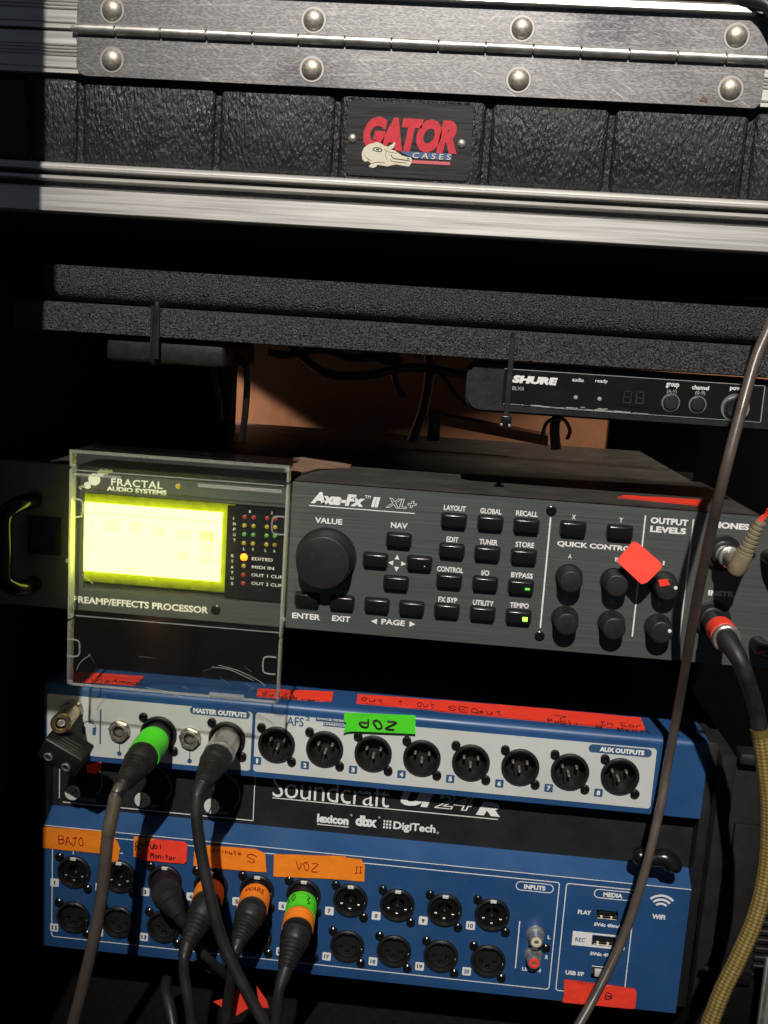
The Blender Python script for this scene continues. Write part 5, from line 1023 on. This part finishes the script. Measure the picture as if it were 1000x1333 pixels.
b = MB(); b.tube([a.lerp(e, .93), e, P(964, 862, -52), P(976, 895, -52), P(986, 930, -50), P(990, 958, -50)], [6.6, 5.8, 4.6, 4.3, 4.3, 4.4], 18, 8); b.build('boot', 'rubber', t)
b = MB(); b.tube([P(989.5, 952, -50), P(996, 1000, -50), P(1001, 1060, -50), P(998, 1130, -52), P(985, 1190, -56), P(962, 1245, -60), P(938, 1295, -64), P(918, 1350, -68)], 4.7, 20, 10, uv=True); b.build('braided_sleeve', 'braid_yellow', t)
b = MB(); b.tube([P(989, 948, -50), P(990.5, 958, -50)], 5.0, 18, 1); b.build('cuff', 'braid_yellow', t)
# foreground cable
t = thing('brown_cable', 'long brown grey cable crossing the whole rack in front from upper right downward', 'audio cable', P(905, 790, -48))
CP = [(1036, 300, -52), (1018, 370, -58), (1001, 425, -66), (983, 470, -72), (962, 545, -82), (940, 630, -86), (921, 715, -66), (905.5, 790, -44), (892, 868, -16), (880, 935, 9), (869, 1000, 16), (860, 1050, 11), (838.5, 1140, 0), (811, 1220, -6), (778, 1290, -20), (748, 1345, -34)]
b = MB(); rc = random.Random(11); b.tube([P(x + rc.uniform(-.7, .7), y, z) for x, y, z in CP], [2.8 + rc.uniform(-.08, .08) for _ in CP], 18, 8); b.build('sheath', 'cable_brown', t)
# thumb screw between the mixer tiers
t = thing('wing_screw', 'black wing headed thumb screw with brass stem between the mixer tiers', 'thumb screw', P(848, 1112, 10))
q = P(848, 1105, 22); b = MB(); b.lathe((q.x, q.y, q.z + 18), (q.x - 1, q.y - 1, q.z), [(0, 2.0), (3, 2.4), (3.2, 1.8)] + [(3.4 + k * .9 + s, 1.8 + dr) for k in range(9) for s, dr in ((.1, .35), (.5, 0))] + [(15, 1.6)], 14); b.build('stem', 'brass', t)
b = MB(); b.tube([P(824, 1112, 22), P(832, 1114, 21), P(848, 1117, 20), P(866, 1117, 19), P(876, 1127, 18), P(876, 1133, 18)], [3.5, 5.6, 5.2, 5.6, 6.0, 3.2], 18, 6); b.build('wing', 'black_gloss', t)
# clutter at the bottom
t = thing('red_tape', 'crumpled red tape scrap lying low between the cables at the bottom', 'tape', P(312, 1306, 0))
def scrap(pts, Yd):
    b = MB(); p = [P(x, y, Yd) for k, (x, y) in enumerate(pts)]; n = len(p); b.add(p + [v + Vector((0, .4, .1)) for v in p], [tuple(range(n)), tuple(range(2 * n - 1, n - 1, -1))] + [(i, i + n, (i + 1) % n + n, (i + 1) % n) for i in range(n)]); return b
scrap([(278, 1304), (298, 1299), (313, 1284), (326, 1311), (303, 1325), (296, 1316)], 4).build('strip', 'tape_red', t, smooth=False)
scrap([(334, 1284), (347, 1302), (350, 1312), (338, 1312)], 8).build('loose_piece', 'tape_red', t, smooth=False)
t = thing('black_cable', 'dark cable standing in the shadow under the left of the mixer', 'cable', P(217, 1300, 30)); b = MB(); b.tube([P(217, 1276, 40), P(216, 1290, 30), P(222, 1315, 20), P(228, 1350, 10)], 4, 12, 6); b.build('sheath', 'cable_black', t)
t = thing('loose_lead', 'thin black lead curling low between the taped plugs', 'cable', P(280, 1255, 30)); b = MB(); b.tube([P(255, 1250, 20), P(270, 1262, 22), P(283, 1266, 25), P(292, 1252, 26), P(288, 1240, 26)], 1.6, 8, 6); b.build('sheath', 'cable_black', t)
